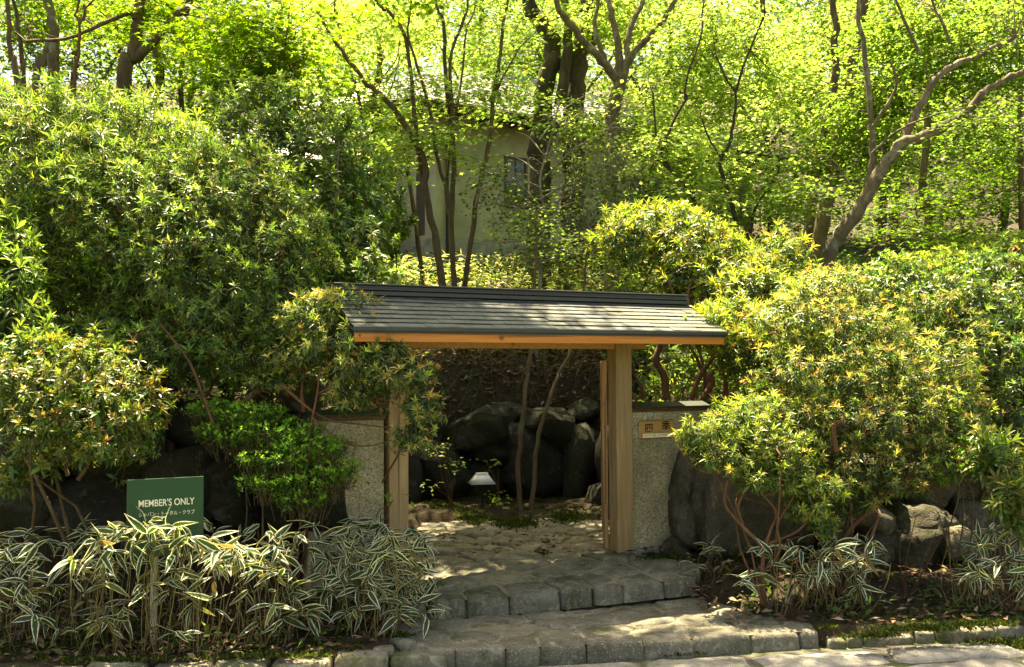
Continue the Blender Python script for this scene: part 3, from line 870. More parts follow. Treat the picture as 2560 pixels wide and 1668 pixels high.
def rosettes(P, D, up=.7, n_young=9, n_old=8, Ly=.053, Lo=.068, wide=.19, young=LIME, old=DARK, droop=1.0, young_share=.8):
    n = len(P)
    ax = unit(D * .8 + np.array([0, 0, up]) + .25 * rng.normal(size=(n, 3)))
    e1 = unit(np.cross(ax, np.array([.3, .8, .2]) + .1 * rng.normal(size=(n, 3)))); e2 = np.cross(ax, e1)
    out = []
    size = np.clip(1 + .26 * rng.normal(size=n), .45, 1.7)
    has = rng.random(n) < young_share
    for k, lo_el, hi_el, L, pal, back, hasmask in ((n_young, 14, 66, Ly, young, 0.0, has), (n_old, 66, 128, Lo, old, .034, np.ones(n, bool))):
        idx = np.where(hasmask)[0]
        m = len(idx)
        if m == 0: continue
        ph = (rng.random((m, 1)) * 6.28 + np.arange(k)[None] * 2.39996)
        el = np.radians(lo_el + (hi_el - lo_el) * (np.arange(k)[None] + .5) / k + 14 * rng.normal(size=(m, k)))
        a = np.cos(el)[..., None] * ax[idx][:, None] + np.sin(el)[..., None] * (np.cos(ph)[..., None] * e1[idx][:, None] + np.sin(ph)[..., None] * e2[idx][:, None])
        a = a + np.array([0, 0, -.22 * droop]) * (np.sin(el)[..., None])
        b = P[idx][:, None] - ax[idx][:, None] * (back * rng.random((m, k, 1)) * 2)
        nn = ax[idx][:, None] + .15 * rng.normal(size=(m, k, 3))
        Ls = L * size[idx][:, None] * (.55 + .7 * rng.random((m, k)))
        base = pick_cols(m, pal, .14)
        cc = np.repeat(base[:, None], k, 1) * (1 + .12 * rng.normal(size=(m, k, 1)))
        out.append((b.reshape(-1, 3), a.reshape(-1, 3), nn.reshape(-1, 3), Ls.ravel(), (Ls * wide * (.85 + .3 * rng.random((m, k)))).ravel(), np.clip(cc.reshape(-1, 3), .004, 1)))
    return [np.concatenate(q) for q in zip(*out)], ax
def stems(tb, bases, targets, r0=.022, r1=.004, wig=.10, sides=5, n=10):
    """a few main stems leave the ground, the others fork off them"""
    bases = np.asarray(bases, float); S = None; main = max(3, len(bases) + 1)
    for i, tgt in enumerate(targets):
        if i < main or S is None:
            b = bases[i % len(bases)]; r = r0
        else:
            d = np.linalg.norm(S[:, :3] - tgt, axis=1) + .7 * np.maximum(0, S[:, 2] - tgt[2] + .1) + .25 * rng.random(len(S))
            k = np.argmin(d); b = S[k, :3]; r = min(S[k, 3] * .8, r0 * .6)
        L = np.linalg.norm(tgt - b)
        mid = b * .5 + tgt * .5 + rng.normal(size=3) * wig * L + np.array([0, 0, .05 * L])
        q1 = b * .75 + mid * .25 + rng.normal(size=3) * .035 * L; q2 = mid * .4 + tgt * .6 + rng.normal(size=3) * .045 * L
        P = spline([b, q1, mid, q2, tgt], n); rr = np.linspace(r, r1, n)
        tb.add(P, rr, None, sides)
        smp = np.column_stack([P, rr])[n // 3:-1]
        S = smp if S is None else np.vstack([S, smp])
FINE = .87
def shrub(name, label, blobs, bases, spacing=.105, young=LIME, old=DARK, bark='bark_red', n_stems=26, group='evergreen shrubs around the gate', extra=(), cat='shrub', inner=True, leaf=None, stem_r=.022, **kw):
    c0 = np.array(at(*bases[0]))
    c0[2] = ground(c0[0], c0[1])
    root = empty(name, c0); tag(root, label, cat, group)
    spacing *= FINE
    P, D = blob_points(blobs, spacing)
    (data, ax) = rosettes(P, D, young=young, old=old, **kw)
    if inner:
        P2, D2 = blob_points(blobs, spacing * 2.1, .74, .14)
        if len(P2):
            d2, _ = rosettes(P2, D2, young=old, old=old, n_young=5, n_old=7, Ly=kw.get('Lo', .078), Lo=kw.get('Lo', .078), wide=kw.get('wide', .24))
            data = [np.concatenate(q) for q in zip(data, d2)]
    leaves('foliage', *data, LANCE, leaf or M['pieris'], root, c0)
    tb = Tubes()
    B = []
    for b in bases:
        q = np.array(at(*b)); q[2] = min(q[2], ground(q[0], q[1]) + .02) if len(b) < 4 else q[2]; B.append(q)
    cen = [np.array(at(b[0], b[1], b[2])) for b in blobs]
    rad = [b[3] if not hasattr(b[3], '__len__') else min(b[3]) for b in blobs]
    T = []
    for i in range(n_stems):
        j = rng.integers(len(cen)); T.append(cen[j] + rand_unit(1)[0] * rad[j] * .75)
    stems(tb, B, T, stem_r)
    for e in extra:
        pts, Y, w0, w1 = e[:4]
        q = [np.array(at(x, y, Y + (e[4] if len(e) > 4 else 0) * i / len(pts))) for i, (x, y) in enumerate(pts)]
        tb.add(spline(q, 5 * len(q)), w0 / 2 * Y / FPX, w1 / 2 * Y / FPX, 7, .05)
    for i in range(0, len(P), 1):                # each whorl sits on a short shoot
        if rng.random() < .45:
            tb.add(np.array([P[i] - ax[i] * .16 - D[i] * .05, P[i] - ax[i] * .07, P[i]]), .0035, .002, 3)
    tb.build('branches', M[bark], root, 'stuff', c0)
    return root

# -- left side
shrub('narrow_leaved_shrub', 'yellow-green narrow-leaved shrub below the forked maple at upper left',
      [(60, 390, 9.3, .58), (200, 360, 9.2, .50), (330, 390, 9.0, .52), (450, 430, 8.9, .40), (120, 470, 8.9, .65), (270, 480, 8.7, .55), (20, 560, 8.6, .5), (180, 600, 8.9, .5), (110, 720, 8.5, (.45, .4, .35)), (20, 700, 8.4, .35)],
      [(120, 900, 9.4), (300, 900, 9.3), (230, 880, 9.2)], .095, GOLD[0:1] + LIME, DARK + MIDG, n_stems=40, wide=.14, Ly=.088, Lo=.09, droop=1.6, up=.5)
shrub('pieris_bush', 'tall lime-tipped evergreen bush in the middle of the left bank',
      [(350, 560, 8.4, .52), (480, 520, 8.3, .50), (600, 470, 8.5, .42), (620, 590, 8.2, .5), (500, 650, 8.1, .55), (650, 700, 8.0, .42), (560, 770, 7.95, .42), (720, 640, 8.3, .35), (470, 900, 7.9, (.36, .3, .16)), (590, 880, 7.9, (.30, .3, .2)), (690, 800, 7.8, (.30, .28, .22)), (640, 880, 7.75, (.26, .22, .14)), (380, 650, 8.3, .4), (330, 800, 8.3, (.35, .3, .14)), (480, 780, 8.1, (.36, .3, .2)), (250, 850, 8.0, (.34, .3, .16)), (390, 870, 7.8, (.34, .3, .16)), (150, 840, 8.0, (.25, .25, .14))],
      [(265, 960, 8.5), (430, 1100, 8.1), (600, 980, 8.3)], .082, LIME, DARK + MIDG, n_stems=46, young_share=1.0, wide=.2,
      extra=[([(268, 920), (262, 830), (255, 760), (265, 690)], 8.3, 22, 9), ([(262, 850), (300, 800), (360, 755), (420, 720)], 8.2, 17, 7), ([(425, 1130), (435, 1060), (420, 960), (415, 880), (440, 800)], 8.0, 26, 14),
             ([(255, 840), (215, 790), (170, 770)], 8.3, 9, 4), ([(268, 760), (310, 740), (330, 700)], 8.25, 9, 4), ([(250, 900), (238, 860), (232, 800)], 8.4, 10, 5), ([(365, 810), (400, 815), (440, 800), (500, 790)], 8.0, 7, 3),
             ([(510, 995), (525, 1040), (545, 1080)], 7.3, 9, 6), ([(400, 810), (470, 900), (510, 995)], 7.5, 6, 8)])
shrub('camellia', 'upright glossy evergreen against the gate roof, left of the slender stems',
      [(640, 330, 9.6, .48), (760, 330, 9.7, .45), (850, 400, 9.6, .42), (730, 440, 9.4, .45), (900, 500, 9.5, .33), (830, 540, 9.3, .42), (880, 620, 9.1, .34), (780, 640, 9.1, .36), (930, 690, 8.7, (.22, .22, .22)), (960, 725, 8.2, (.13, .13, .13)), (670, 420, 9.5, .4)],
      [(760, 950, 9.2), (850, 930, 9.2), (680, 930, 9.4)], .105, LIME + MIDG, MIDG + [(2, (.13, .2, .045))], n_stems=36, bark='bark_brown', wide=.32, Ly=.065, Lo=.075,
      extra=[([(700, 560), (715, 480), (740, 420), (800, 370)], 9.0, 10, 5), ([(705, 540), (760, 490), (830, 470)], 9.0, 8, 4)])
shrub('camellia', 'dark shrub with glinting leaves at the left corner of the house wall',
      [(950, 440, 17.0, .32), (965, 520, 16.8, .30), (955, 590, 16.6, .32), (1000, 560, 16.6, .2)], [(985, 680, 16.8), (1000, 680, 16.8)], .14, MIDG + LIME[1:2], MIDG, n_stems=14, bark='bark_brown', wide=.36, Ly=.09, Lo=.10)
shrub('pieris_bush', 'shaded yellowish bush at the far left edge, halfway up',
      [(-20, 640, 7.9, .30), (20, 720, 7.8, .28), (15, 800, 7.6, .25), (60, 860, 7.5, (.3, .25, .16))], [(-60, 1000, 7.9), (60, 980, 7.8)], .10, LIME[:2], DARK + MIDG, n_stems=12, wide=.2, Ly=.09, Lo=.095, droop=1.8)
shrub('pieris_bush', 'low amber-leaved bush above the green sign',
      [(90, 960, 7.15, .30), (220, 960, 7.1, .32), (330, 1010, 7.0, .26), (250, 1060, 6.95, .28), (130, 1060, 7.0, .27), (60, 1050, 7.0, .22), (340, 1090, 6.95, .15), (20, 1190, 6.8, .14)],
      [(210, 1230, 7.1), (240, 1240, 7.1), (60, 1250, 7.1)], .085, [(3, (.20, .18, .035)), (1, (.26, .15, .035)), (3, (.13, .18, .03))], MIDG + [(2, (.10, .10, .02))], n_stems=18, bark='bark_brown', wide=.30, Ly=.049, Lo=.064,
      extra=[([(170, 1190), (160, 1160), (140, 1130)], 6.95, 11, 6), ([(195, 1200), (215, 1170), (235, 1120), (222, 1070)], 6.95, 12, 6)])
shrub('pieris_bush', 'bronze-tipped branches reaching across the left gate post',
      [(790, 790, 7.45, (.26, .25, .16)), (870, 850, 7.35, (.28, .25, .17)), (930, 905, 7.25, (.26, .22, .15)), (800, 890, 7.5, (.28, .25, .15)), (720, 880, 7.7, (.25, .22, .15)), (700, 950, 7.6, (.2, .2, .08)), (860, 760, 7.5, (.2, .2, .12)), (1030, 930, 7.2, (.17, .16, .11)), (1050, 1010, 7.15, (.15, .14, .10)), (1030, 1085, 7.12, (.16, .14, .09)), (900, 980, 7.3, (.22, .2, .11)), (975, 880, 7.25, .12)],
      [(665, 1010, 7.7), (740, 1030, 7.65)], .074, BRONZE, MIDG + DARK, n_stems=30, stem_r=.016, wide=.185, Ly=.049, Lo=.064,
      extra=[([(610, 1010), (640, 980), (690, 955), (730, 945)], 7.6, 20, 12), ([(760, 1030), (755, 980), (760, 920)], 7.5, 11, 6), ([(700, 960), (800, 1040), (890, 1060), (985, 1070)], 7.3, 8, 3), ([(780, 1045), (860, 1105), (920, 1115), (980, 1100)], 7.2, 6, 3)])
shrub('azalea', 'rounded bright green azalea left of the pebble-dashed wall',
      [(535, 1018, 7.5, (.20, .2, .045)), (620, 1030, 7.45, (.26, .24, .05)), (700, 1070, 7.35, (.28, .25, .05)), (610, 1090, 7.4, (.26, .22, .045)), (775, 1110, 7.25, (.27, .24, .05)), (835, 1165, 7.15, (.17, .18, .05)), (705, 1140, 7.25, (.28, .24, .05)), (790, 1195, 7.15, (.24, .2, .05)), (690, 1200, 7.15, (.22, .18, .04)), (760, 1240, 7.1, (.18, .16, .04)), (560, 1075, 7.42, (.18, .18, .04))],
      [(640, 1310, 7.3), (680, 1300, 7.25)], .045, [(3, (.16, .34, .045)), (2, (.22, .40, .06)), (1, (.10, .25, .03))], [(3, (.08, .20, .028)), (2, (.05, .14, .02))], n_stems=30, bark='bark_brown', stem_r=.012, n_young=5, n_old=4, Ly=.03, Lo=.03, wide=.42, droop=.2, up=1.4, leaf=M['thin'], inner=False)
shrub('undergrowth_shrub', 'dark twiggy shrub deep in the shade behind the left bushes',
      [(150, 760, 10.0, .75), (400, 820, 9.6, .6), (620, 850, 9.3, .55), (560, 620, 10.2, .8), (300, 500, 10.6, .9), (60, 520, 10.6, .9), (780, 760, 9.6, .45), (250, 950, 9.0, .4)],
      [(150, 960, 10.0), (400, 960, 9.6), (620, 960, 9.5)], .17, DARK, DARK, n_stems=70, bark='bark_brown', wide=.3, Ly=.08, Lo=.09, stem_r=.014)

# -- right side
shrub('pieris_bush', 'large bronze-tipped bush in front of the dark boulders',
      [(2080, 740, 8.7, (.40, .4, .22)), (2000, 810, 8.5, (.38, .4, .26)), (2150, 850, 8.4, (.42, .4, .28)), (2040, 930, 8.25, (.44, .4, .28)), (2200, 960, 8.2, (.42, .4, .28)), (2330, 930, 8.4, (.36, .35, .3)), (2130, 1060, 8.0, (.42, .35, .25)), (2270, 1060, 8.05, (.40, .35, .26)), (2010, 1060, 8.0, (.3, .3, .2)), (2180, 1170, 7.9, (.38, .3, .19)), (2310, 1160, 7.95, (.33, .3, .18)), (2050, 1150, 7.9, (.28, .25, .15)), (2100, 1250, 7.85, (.25, .2, .12)), (2400, 1040, 8.3, (.25, .25, .2))],
      [(2110, 1400, 7.75), (2060, 1420, 7.7)], .076, BRONZE, DARK + MIDG, n_stems=50, wide=.185, Ly=.049, Lo=.062,
      extra=[([(2100, 1390), (2120, 1330), (2180, 1270), (2230, 1220)], 7.8, 15, 9), ([(2130, 1330), (2125, 1270), (2110, 1200)], 7.8, 11, 6), ([(2090, 1130), (2085, 1070), (2110, 1050)], 7.7, 15, 9)])
shrub('pieris_bush', 'low sunlit bush with yellow-green leaves right of the plaque',
      [(1775, 1085, 7.7, (.20, .2, .12)), (1850, 1060, 7.75, (.24, .22, .14)), (1920, 1110, 7.65, (.25, .22, .15)), (1830, 1140, 7.6, (.24, .22, .13)), (1980, 1170, 7.6, (.22, .2, .13)), (1920, 1190, 7.55, (.22, .2, .11)), (2050, 1215, 7.55, (.18, .17, .10)), (1740, 1110, 7.65, (.10, .12, .06)), (1900, 1020, 7.9, (.22, .2, .10)), (2010, 1270, 7.5, (.14, .14, .08)), (2060, 1310, 7.5, (.10, .10, .08))],
      [(1910, 1490, 7.42), (1930, 1500, 7.42)], .066, [(3, (.27, .32, .06)), (2, (.20, .27, .045)), (1, (.33, .30, .08))], MIDG, n_stems=26, stem_r=.012, wide=.20, Ly=.049, Lo=.062,
      extra=[([(1915, 1520), (1905, 1440), (1905, 1370), (1850, 1310), (1812, 1260), (1818, 1200)], 7.45, 13, 6), ([(1905, 1390), (1925, 1330), (1940, 1280), (1900, 1230)], 7.45, 9, 5), ([(1858, 1315), (1845, 1270), (1860, 1230)], 7.45, 7, 4), ([(1920, 1360), (1990, 1330), (2030, 1290)], 7.45, 7, 4), ([(1925, 1420), (1950, 1370), (1945, 1310), (1985, 1240)], 7.42, 8, 4), ([(1700, 1125), (1730, 1165), (1800, 1190)], 7.6, 4, 6)])
shrub('pieris_bush', 'pale-topped bush rising behind the right end of the gate roof',
      [(1590, 590, 10.8, (.42, .4, .3)), (1700, 590, 10.7, (.42, .4, .28)), (1640, 560, 10.9, (.3, .3, .2)), (1760, 650, 10.4, (.45, .4, .3)), (1850, 700, 10.0, (.42, .4, .3)), (1720, 690, 10.3, (.3, .3, .22)), (1900, 740, 9.6, (.33, .35, .25)), (1830, 800, 9.2, (.28, .3, .2)), (1770, 820, 8.85, (.22, .22, .13)), (1860, 880, 9.0, (.28, .28, .2)), (1930, 820, 9.2, (.28, .3, .22)), (1950, 660, 10.2, .3)],
      [(1650, 990, 10.2), (1750, 990, 10.0), (1790, 980, 9.8), (1820, 985, 9.6)], .088, [(3, (.26, .30, .055)), (2, (.20, .26, .04)), (1, (.30, .26, .06))], DARK + MIDG, n_stems=34, wide=.2, Ly=.08, Lo=.085,
      extra=[([(1665, 1000), (1660, 940), (1640, 900), (1650, 860), (1640, 800)], 9.9, 20, 14), ([(1728, 1000), (1750, 940), (1790, 880), (1795, 840)], 9.7, 15, 10), ([(1755, 1000), (1780, 960), (1775, 940), (1800, 910), (1790, 860)], 9.6, 18, 10), ([(1818, 1000), (1812, 930), (1815, 870), (1810, 800)], 9.5, 13, 8), ([(1610, 995), (1600, 960), (1580, 930)], 10.2, 12, 6), ([(1700, 800), (1690, 760), (1670, 700)], 10.0, 10, 6), ([(1735, 800), (1720, 740), (1735, 690)], 10.0, 12, 6)])
shrub('pieris_bush', 'dark glossy bush with lime tips at the right edge, behind the bronze one',
      [(2240, 740, 9.7, .36), (2330, 760, 9.5, .40), (2440, 800, 9.4, .42), (2360, 850, 9.2, .36), (2520, 880, 9.2, .42), (2450, 930, 9.0, .36), (2540, 1010, 9.0, .40), (2470, 1060, 8.9, .32), (2580, 760, 9.8, .45), (2500, 720, 10.2, .4), (2560, 1130, 8.8, .3)],
      [(2400, 1200, 9.2), (2520, 1200, 9.2)], .105, LIME + [(2, (.10, .2, .05))], DARK, n_stems=28, wide=.28, Ly=.06, Lo=.085)
shrub('pieris_bush', 'bronze shoots between the two right-hand bushes near the edge of the picture',
      [(2340, 760, 9.1, (.26, .25, .14)), (2420, 830, 8.9, (.25, .25, .16)), (2440, 900, 8.8, (.20, .2, .2)), (2390, 980, 8.6, (.22, .2, .15))], [(2400, 1230, 8.9), (2440, 1230, 8.9)], .09, BRONZE, MIDG, n_stems=12, wide=.185, Ly=.049, Lo=.062)
shrub('drooping_bush', 'drooping olive-leaved branches at the lower right edge',
      [(2480, 1110, 7.6, (.14, .14, .10)), (2530, 1160, 7.5, (.16, .14, .12)), (2510, 1240, 7.4, (.12, .12, .10)), (2545, 1300, 7.4, (.10, .10, .08)), (2450, 1160, 7.6, (.1, .1, .06))], [(2530, 1440, 7.5), (2560, 1450, 7.5)], .10, [(3, (.14, .18, .04)), (1, (.2, .2, .06))], MIDG, n_stems=14, stem_r=.009, wide=.22, Ly=.09, Lo=.10, droop=2.2)
shrub('azalea', 'small bright green azalea twigs among the bronze bush, lower right',
      [(2390, 1150, 7.75, (.20, .16, .06)), (2440, 1110, 7.8, (.14, .14, .05)), (2350, 1190, 7.7, (.1, .1, .04))], [(2380, 1440, 7.8), (2400, 1440, 7.8)], .05, [(3, (.10, .24, .03)), (2, (.14, .28, .04))], MIDG, n_stems=14, bark='bark_brown', stem_r=.008, n_young=5, n_old=3, Ly=.032, Lo=.035, wide=.42, droop=.3, leaf=M['thin'], inner=False)
shrub('leafy_shrub', 'sunny low maple-like shrub at the right edge below the trees',
      [(2330, 660, 12.0, (.5, .5, .10)), (2450, 640, 12.2, (.6, .5, .12)), (2540, 610, 12.4, (.5, .5, .12)), (2480, 690, 11.8, (.6, .5, .10)), (2560, 680, 11.8, (.5, .5, .14))], [(2450, 800, 12.0), (2520, 800, 12.1)], .085, [(3, (.24, .32, .05)), (1, (.3, .34, .1))], MIDG, n_stems=20, bark='bark_pale', n_young=6, n_old=3, Ly=.055, Lo=.06, wide=.45, leaf=M['thin'], up=1.3, droop=.4)

# ================================================================== DWARF BAMBOO
def sasa_mesh(bend, twist, wd, seed):
    n = 8; V = []; UV = []
    for i in range(n):
        t = i / (n - 1)
        w = wd * (math.sin(math.pi * min(1, t * 1.02 + .03) ** .75) ** .8 if t < 1 else 0)
        if i == 0: w = .006
        x = t * (1 - .10 * bend * t); z = -bend * t * t * .45 + .05 * math.sin(t * 5 + seed) * .4
        for s in (-1, -.5, 0, .5, 1):
            y = s * w; zz = z + abs(s) * w * .35 + twist * s * w * t
            V.append((x, y, zz)); UV.append((t, s))
    i = np.arange(n - 1)[:, None] * 5 + np.arange(4)[None]
    q = np.stack([i, i + 5, i + 6, i + 1], -1).reshape(-1, 4)
    me = mesh_np('bamboo_leaf', np.array(V), [q], uv=np.array(UV), smooth_shade=True)
    me.materials.append(M['sasa'])
    return me
SASA = [sasa_mesh(b, t, w, s) for s, (b, t, w) in enumerate(((.4, .3, .105), (.9, -.5, .10), (.1, .5, .11), (1.2, .3, .095), (.7, -.7, .105), (.2, .1, .12)))]
def bamboo_bed(label, culm_fn, n_tops, n_bare, leaf_len, cap=300, per=(4, 7)):
    """culm_fn() gives (base, top) points"""
    pts = [culm_fn() for _ in range(n_tops)]
    c0 = np.array(pts[0][0])
    root = empty('dwarf_bamboo', c0); tag(root, label, 'bamboo', 'variegated dwarf bamboo')
    tb = Tubes(); specs = []
    for b, t in pts:
        m = (np.array(b) + np.array(t)) / 2 + rng.normal(size=3) * [.05, .05, 0]
        P = spline([b, m, t], 6); tb.add(P, .003, .0018, 4)
        k = rng.integers(per[0], per[1] + 1); a0 = rng.random() * 6.28
        for i in range(k):
            s = 1.0 if i < k - 1 else .72 + .2 * rng.random()
            q = np.array(b) * (1 - s) + np.array(t) * s + rng.normal(size=3) * .012
            specs.append((q, a0 + i * 2.3 + .4 * rng.normal(), R(rng.normal(0, 30) + 4), leaf_len * (.6 + .6 * rng.random()), rng.normal() * .9))
    specs.sort(key=lambda s: s[0][1])
    def M4(q, az, el, L, roll):
        return Matrix.Translation(q) @ Matrix.Rotation(az, 4, 'Z') @ Matrix.Rotation(el, 4, 'Y') @ Matrix.Rotation(roll, 4, 'X') @ Matrix.Scale(L, 4)
    rest_V, rest_UV, rest_Q, off = [], [], [], 0
    for i, s in enumerate(specs):
        me = SASA[rng.integers(len(SASA))]
        if i < cap:
            o = link('leaf', me, None, root)
            o.matrix_world = M4(*s)
            o.matrix_parent_inverse = Matrix.Identity(4)
            o.matrix_basis = Matrix.Translation(-Vector(c0)) @ M4(*s)
        else:
            mm = np.array(Matrix.Translation(-Vector(c0)) @ M4(*s))
            v = np.array([x.co for x in me.vertices]); v = v @ mm[:3, :3].T + mm[:3, 3]
            n = 8; ii = np.arange(n - 1)[:, None] * 5 + np.arange(4)[None]
            rest_Q.append(np.stack([ii, ii + 5, ii + 6, ii + 1], -1).reshape(-1, 4) + off)
            rest_V.append(v); rest_UV.append(np.array([(a / 7, b) for a in range(8) for b in (-1, -.5, 0, .5, 1)])); off += len(v)
    if rest_V:
        link('leaves', mesh_np('leaves', np.concatenate(rest_V), [np.concatenate(rest_Q)], uv=np.concatenate(rest_UV), smooth_shade=True), M['sasa'], root, 'stuff')
    for _ in range(n_bare):
        b, t = culm_fn(); t = np.array(b) + (np.array(t) - np.array(b)) * (.5 + .55 * rng.random())
        tb.add(spline([b, (np.array(b) + t) / 2 + rng.normal(size=3) * [.03, .03, 0], t], 4), .0032, .0018, 4)
    tb.build('culms', M['straw'], root, 'stuff', c0)
    return root
def on_ground(px, Y):
    x = (px - 1280) / FPX * Y
    return np.array([x, Y, ground(x, Y)])
def bed_left():
    px = rng.uniform(-60, 1010); Y = rng.uniform(6.42, 7.05) + (.25 if px > 750 else 0)
    Y = max(Y, road_edge((px - 1280) / FPX * Y) + .28)
    if px > 800 and Y > 7.35: Y = 7.3
    b = on_ground(px, Y)
    if 230 < px < 560 and rng.random() < .4: return (lambda q: (q, q + np.array([rng.normal(.03, .07), rng.normal(-.03, .05), rng.uniform(.66, .84)])))(on_ground(px, rng.uniform(6.40, 6.52)))
    h = (rng.uniform(.12, .5) if rng.random() < .33 else rng.uniform(.45, .74)) * (1.0 if px > 420 else .92)
    return b, b + np.array([rng.normal(.06, .10), rng.normal(-.03, .09), h])
bamboo_bed('bed of white-edged dwarf bamboo in front of the sign and along the left kerb', bed_left, 165, 80, .185)
def bed_post():
    px = rng.uniform(830, 1045); Y = rng.uniform(6.95, 7.45)
    b = on_ground(px, Y); h = rng.uniform(.12, .62)
    return b, b + np.array([rng.normal(.05, .08), rng.normal(-.05, .08), h])
bamboo_bed('dense thicket of white-edged bamboo at the foot of the left gate post', bed_post, 90, 25, .155, 300, (4, 7))
def bed_right():
    px = rng.uniform(1900, 2160); Y = rng.uniform(7.3, 7.75)
    b = on_ground(px, Y); h = rng.uniform(.16, .52)
    return b, b + np.array([rng.normal(0, .09), rng.normal(-.05, .08), h])
bamboo_bed('clump of white-edged bamboo under the bronze-tipped bush', bed_right, 34, 40, .185)
def bed_edge():
    px = rng.uniform(2350, 2600); Y = rng.uniform(7.35, 7.9)
    b = on_ground(px, Y); h = rng.uniform(.2, .6)
    return b, b + np.array([rng.normal(0, .09), rng.normal(-.05, .08), h])
bamboo_bed('patch of striped bamboo at the lower right edge, before the small boulders', bed_edge, 36, 40, .17)
def bed_small():
    px = rng.uniform(1700, 1830); Y = rng.uniform(8.0, 8.3)
    b = on_ground(px, Y); h = rng.uniform(.08, .24)
    return b, b + np.array([rng.normal(0, .06), rng.normal(-.05, .05), h])
bamboo_bed('few small bamboo sprigs at the foot of the biggest boulder', bed_small, 8, 6, .13, 300, (3, 4))

# bamboo grass over the slope behind the roof: one mass
def scatter(n, xr, yr, dens=None):
    x = rng.uniform(*xr, n); y = rng.uniform(*yr, n)
    return np.column_stack([x, y, ground_np(x, y)])
def slope_bamboo():
    n = 9000
    P = scatter(n, (-5.5, 6), (13.2, 19.5)); P[:, 2] += rng.uniform(.05, .55, n)
    A = unit(np.column_stack([rng.normal(size=(n, 2)), rng.normal(0, .35, n)])); Nn = np.array([0, 0, 1.]) + .4 * rng.normal(size=(n, 3))
    L = rng.uniform(.12, .24, n)
    o = leaves('bamboo_grass', P, A, Nn, L, L * .2, pick_cols(n, [(3, (.14, .18, .05)), (2, (.30, .28, .13)), (3, (.07, .11, .03)), (.6, (.5, .45, .25))]), LANCE, M['thin'])
    tag(o, 'sunlit bamboo grass covering the slope behind the gate roof', 'bamboo grass')
slope_bamboo()

# ---- litter, moss, ground plants
def litter():
    parts = []
    for n, xr, yr, lift in ((9000, (-1.7, 2.0), (12.0, 14.5), .03), (1700, (-5.2, -.9), (6.3, 7.6), .015), (1100, (1.4, 5), (7.1, 8.7), .015), (1500, (1.4, 4), (9.2, 12), .02), (2500, (-5, -1.3), (8.2, 11), .02), (250, (-.9, 1.3), (8.6, 10.5), .16)):
        P = scatter(n, xr, yr); P[:, 2] += lift * (1 + rng.random(n))
        if lift > .1: P[:, 2] = .335 + .02 * rng.random(n)
        parts.append(P)
    P = np.concatenate(parts); n = len(P)
    A = unit(np.column_stack([rng.normal(size=(n, 2)), rng.normal(0, .25, n)])); Nn = np.array([0, 0, 1.]) + .45 * rng.normal(size=(n, 3))
    L = rng.uniform(.04, .11, n)
    o = leaves('fallen_leaves', P, A, Nn, L, L * rng.uniform(.25, .5, n), pick_cols(n, [(3, (.14, .09, .05)), (3, (.20, .14, .08)), (3, (.075, .048, .028)), (.7, (.36, .28, .18))], .3), OVAL, M['dead'])
    tag(o, 'brown fallen leaves lying on the banks and beds', 'leaf litter')
litter()
def moss():
    PP = []
    for (px, py, z, rx, ry, n) in ((1180, 1300, .36, .16, .22, 900), (1290, 1308, .36, .22, .25, 1200), (1100, 1270, .40, .35, .3, 900), (1420, 1300, .36, .2, .3, 800), (1640, 1395, .30, .16, .10, 900), (1060, 1480, .20, .12, .06, 500),
                                   (985, 1590, .11, .10, .05, 400), (2300, 1572, .13, .30, .06, 900), (2450, 1560, .13, .25, .06, 700), (2180, 1590, .11, .2, .05, 400), (1680, 1635, .0, .16, .03, 400), (2540, 1610, -.01, .30, .10, 900), (2080, 1608, 0, .10, .03, 200), (1345, 1385, .31, .1, .05, 100), (700, 1640, .12, .4, .04, 400), (300, 1650, .12, .5, .05, 400)):
        c = on(px, py, z)
        a = rng.normal(size=(n, 2)) * .5
        p = np.column_stack([c.x + a[:, 0] * rx, c.y + a[:, 1] * ry, np.full(n, z)])
        g = ground_np(p[:, 0], p[:, 1]); p[:, 2] = np.maximum(p[:, 2] - .005, g)
        PP.append(p)
    for xr, yr, n in (((-1.3, 1.0), (10.7, 11.7), 2600), ((-5, -1), (6.35, 6.8), 2500), ((2.2, 5), (7.1, 7.5), 1600)):
        p = scatter(n, xr, yr); k = np.array([noise.noise(Vector((q[0] * 2.5, q[1] * 2.5, 3))) for q in p]) > -.05; PP.append(p[k])
    P = np.concatenate(PP); n = len(P)
    A = unit(np.column_stack([rng.normal(size=(n, 2)) * .8, np.abs(rng.normal(.8, .3, n))])); Nn = rng.normal(size=(n, 3))
    L = rng.uniform(.015, .045, n)
    o = leaves('moss', P, A, Nn, L, L * .55, pick_cols(n, [(3, (.05, .075, .014)), (1, (.09, .12, .022)), (3, (.03, .045, .010))]), OVAL, M['moss'])
    tag(o, 'patches of green moss and seedlings along the paving, kerb and beds', 'moss')
moss()
def bank_stems():
    tb = Tubes()
    for _ in range(420):
        x = rng.uniform(-1.6, 2.2); y = rng.uniform(12.4, 15)
        b = np.array([x, y, ground(x, y)]); t = b + np.array([rng.normal(.0, .25), rng.normal(-.25, .2), rng.uniform(.25, .9)])
        tb.add(spline([b, (b + t) / 2 + rng.normal(size=3) * .05, t], 4), .004, .002, 3)
    for _ in range(260):
        x = rng.uniform(1.2, 4.0); y = rng.uniform(10.2, 13)
        b = np.array([x, y, ground(x, y)]); t = b + np.array([rng.normal(.0, .2), rng.normal(-.05, .2), rng.uniform(.5, 1.3)])
        tb.add(spline([b, (b + t) / 2 + rng.normal(size=3) * .06, t], 5), .006, .003, 4)
    o = tb.build('dry_stems', M['straw'], None, 'stuff'); tag(o, 'dry straw-coloured stems leaning on the bank seen through the gate', 'dry stems')
bank_stems()
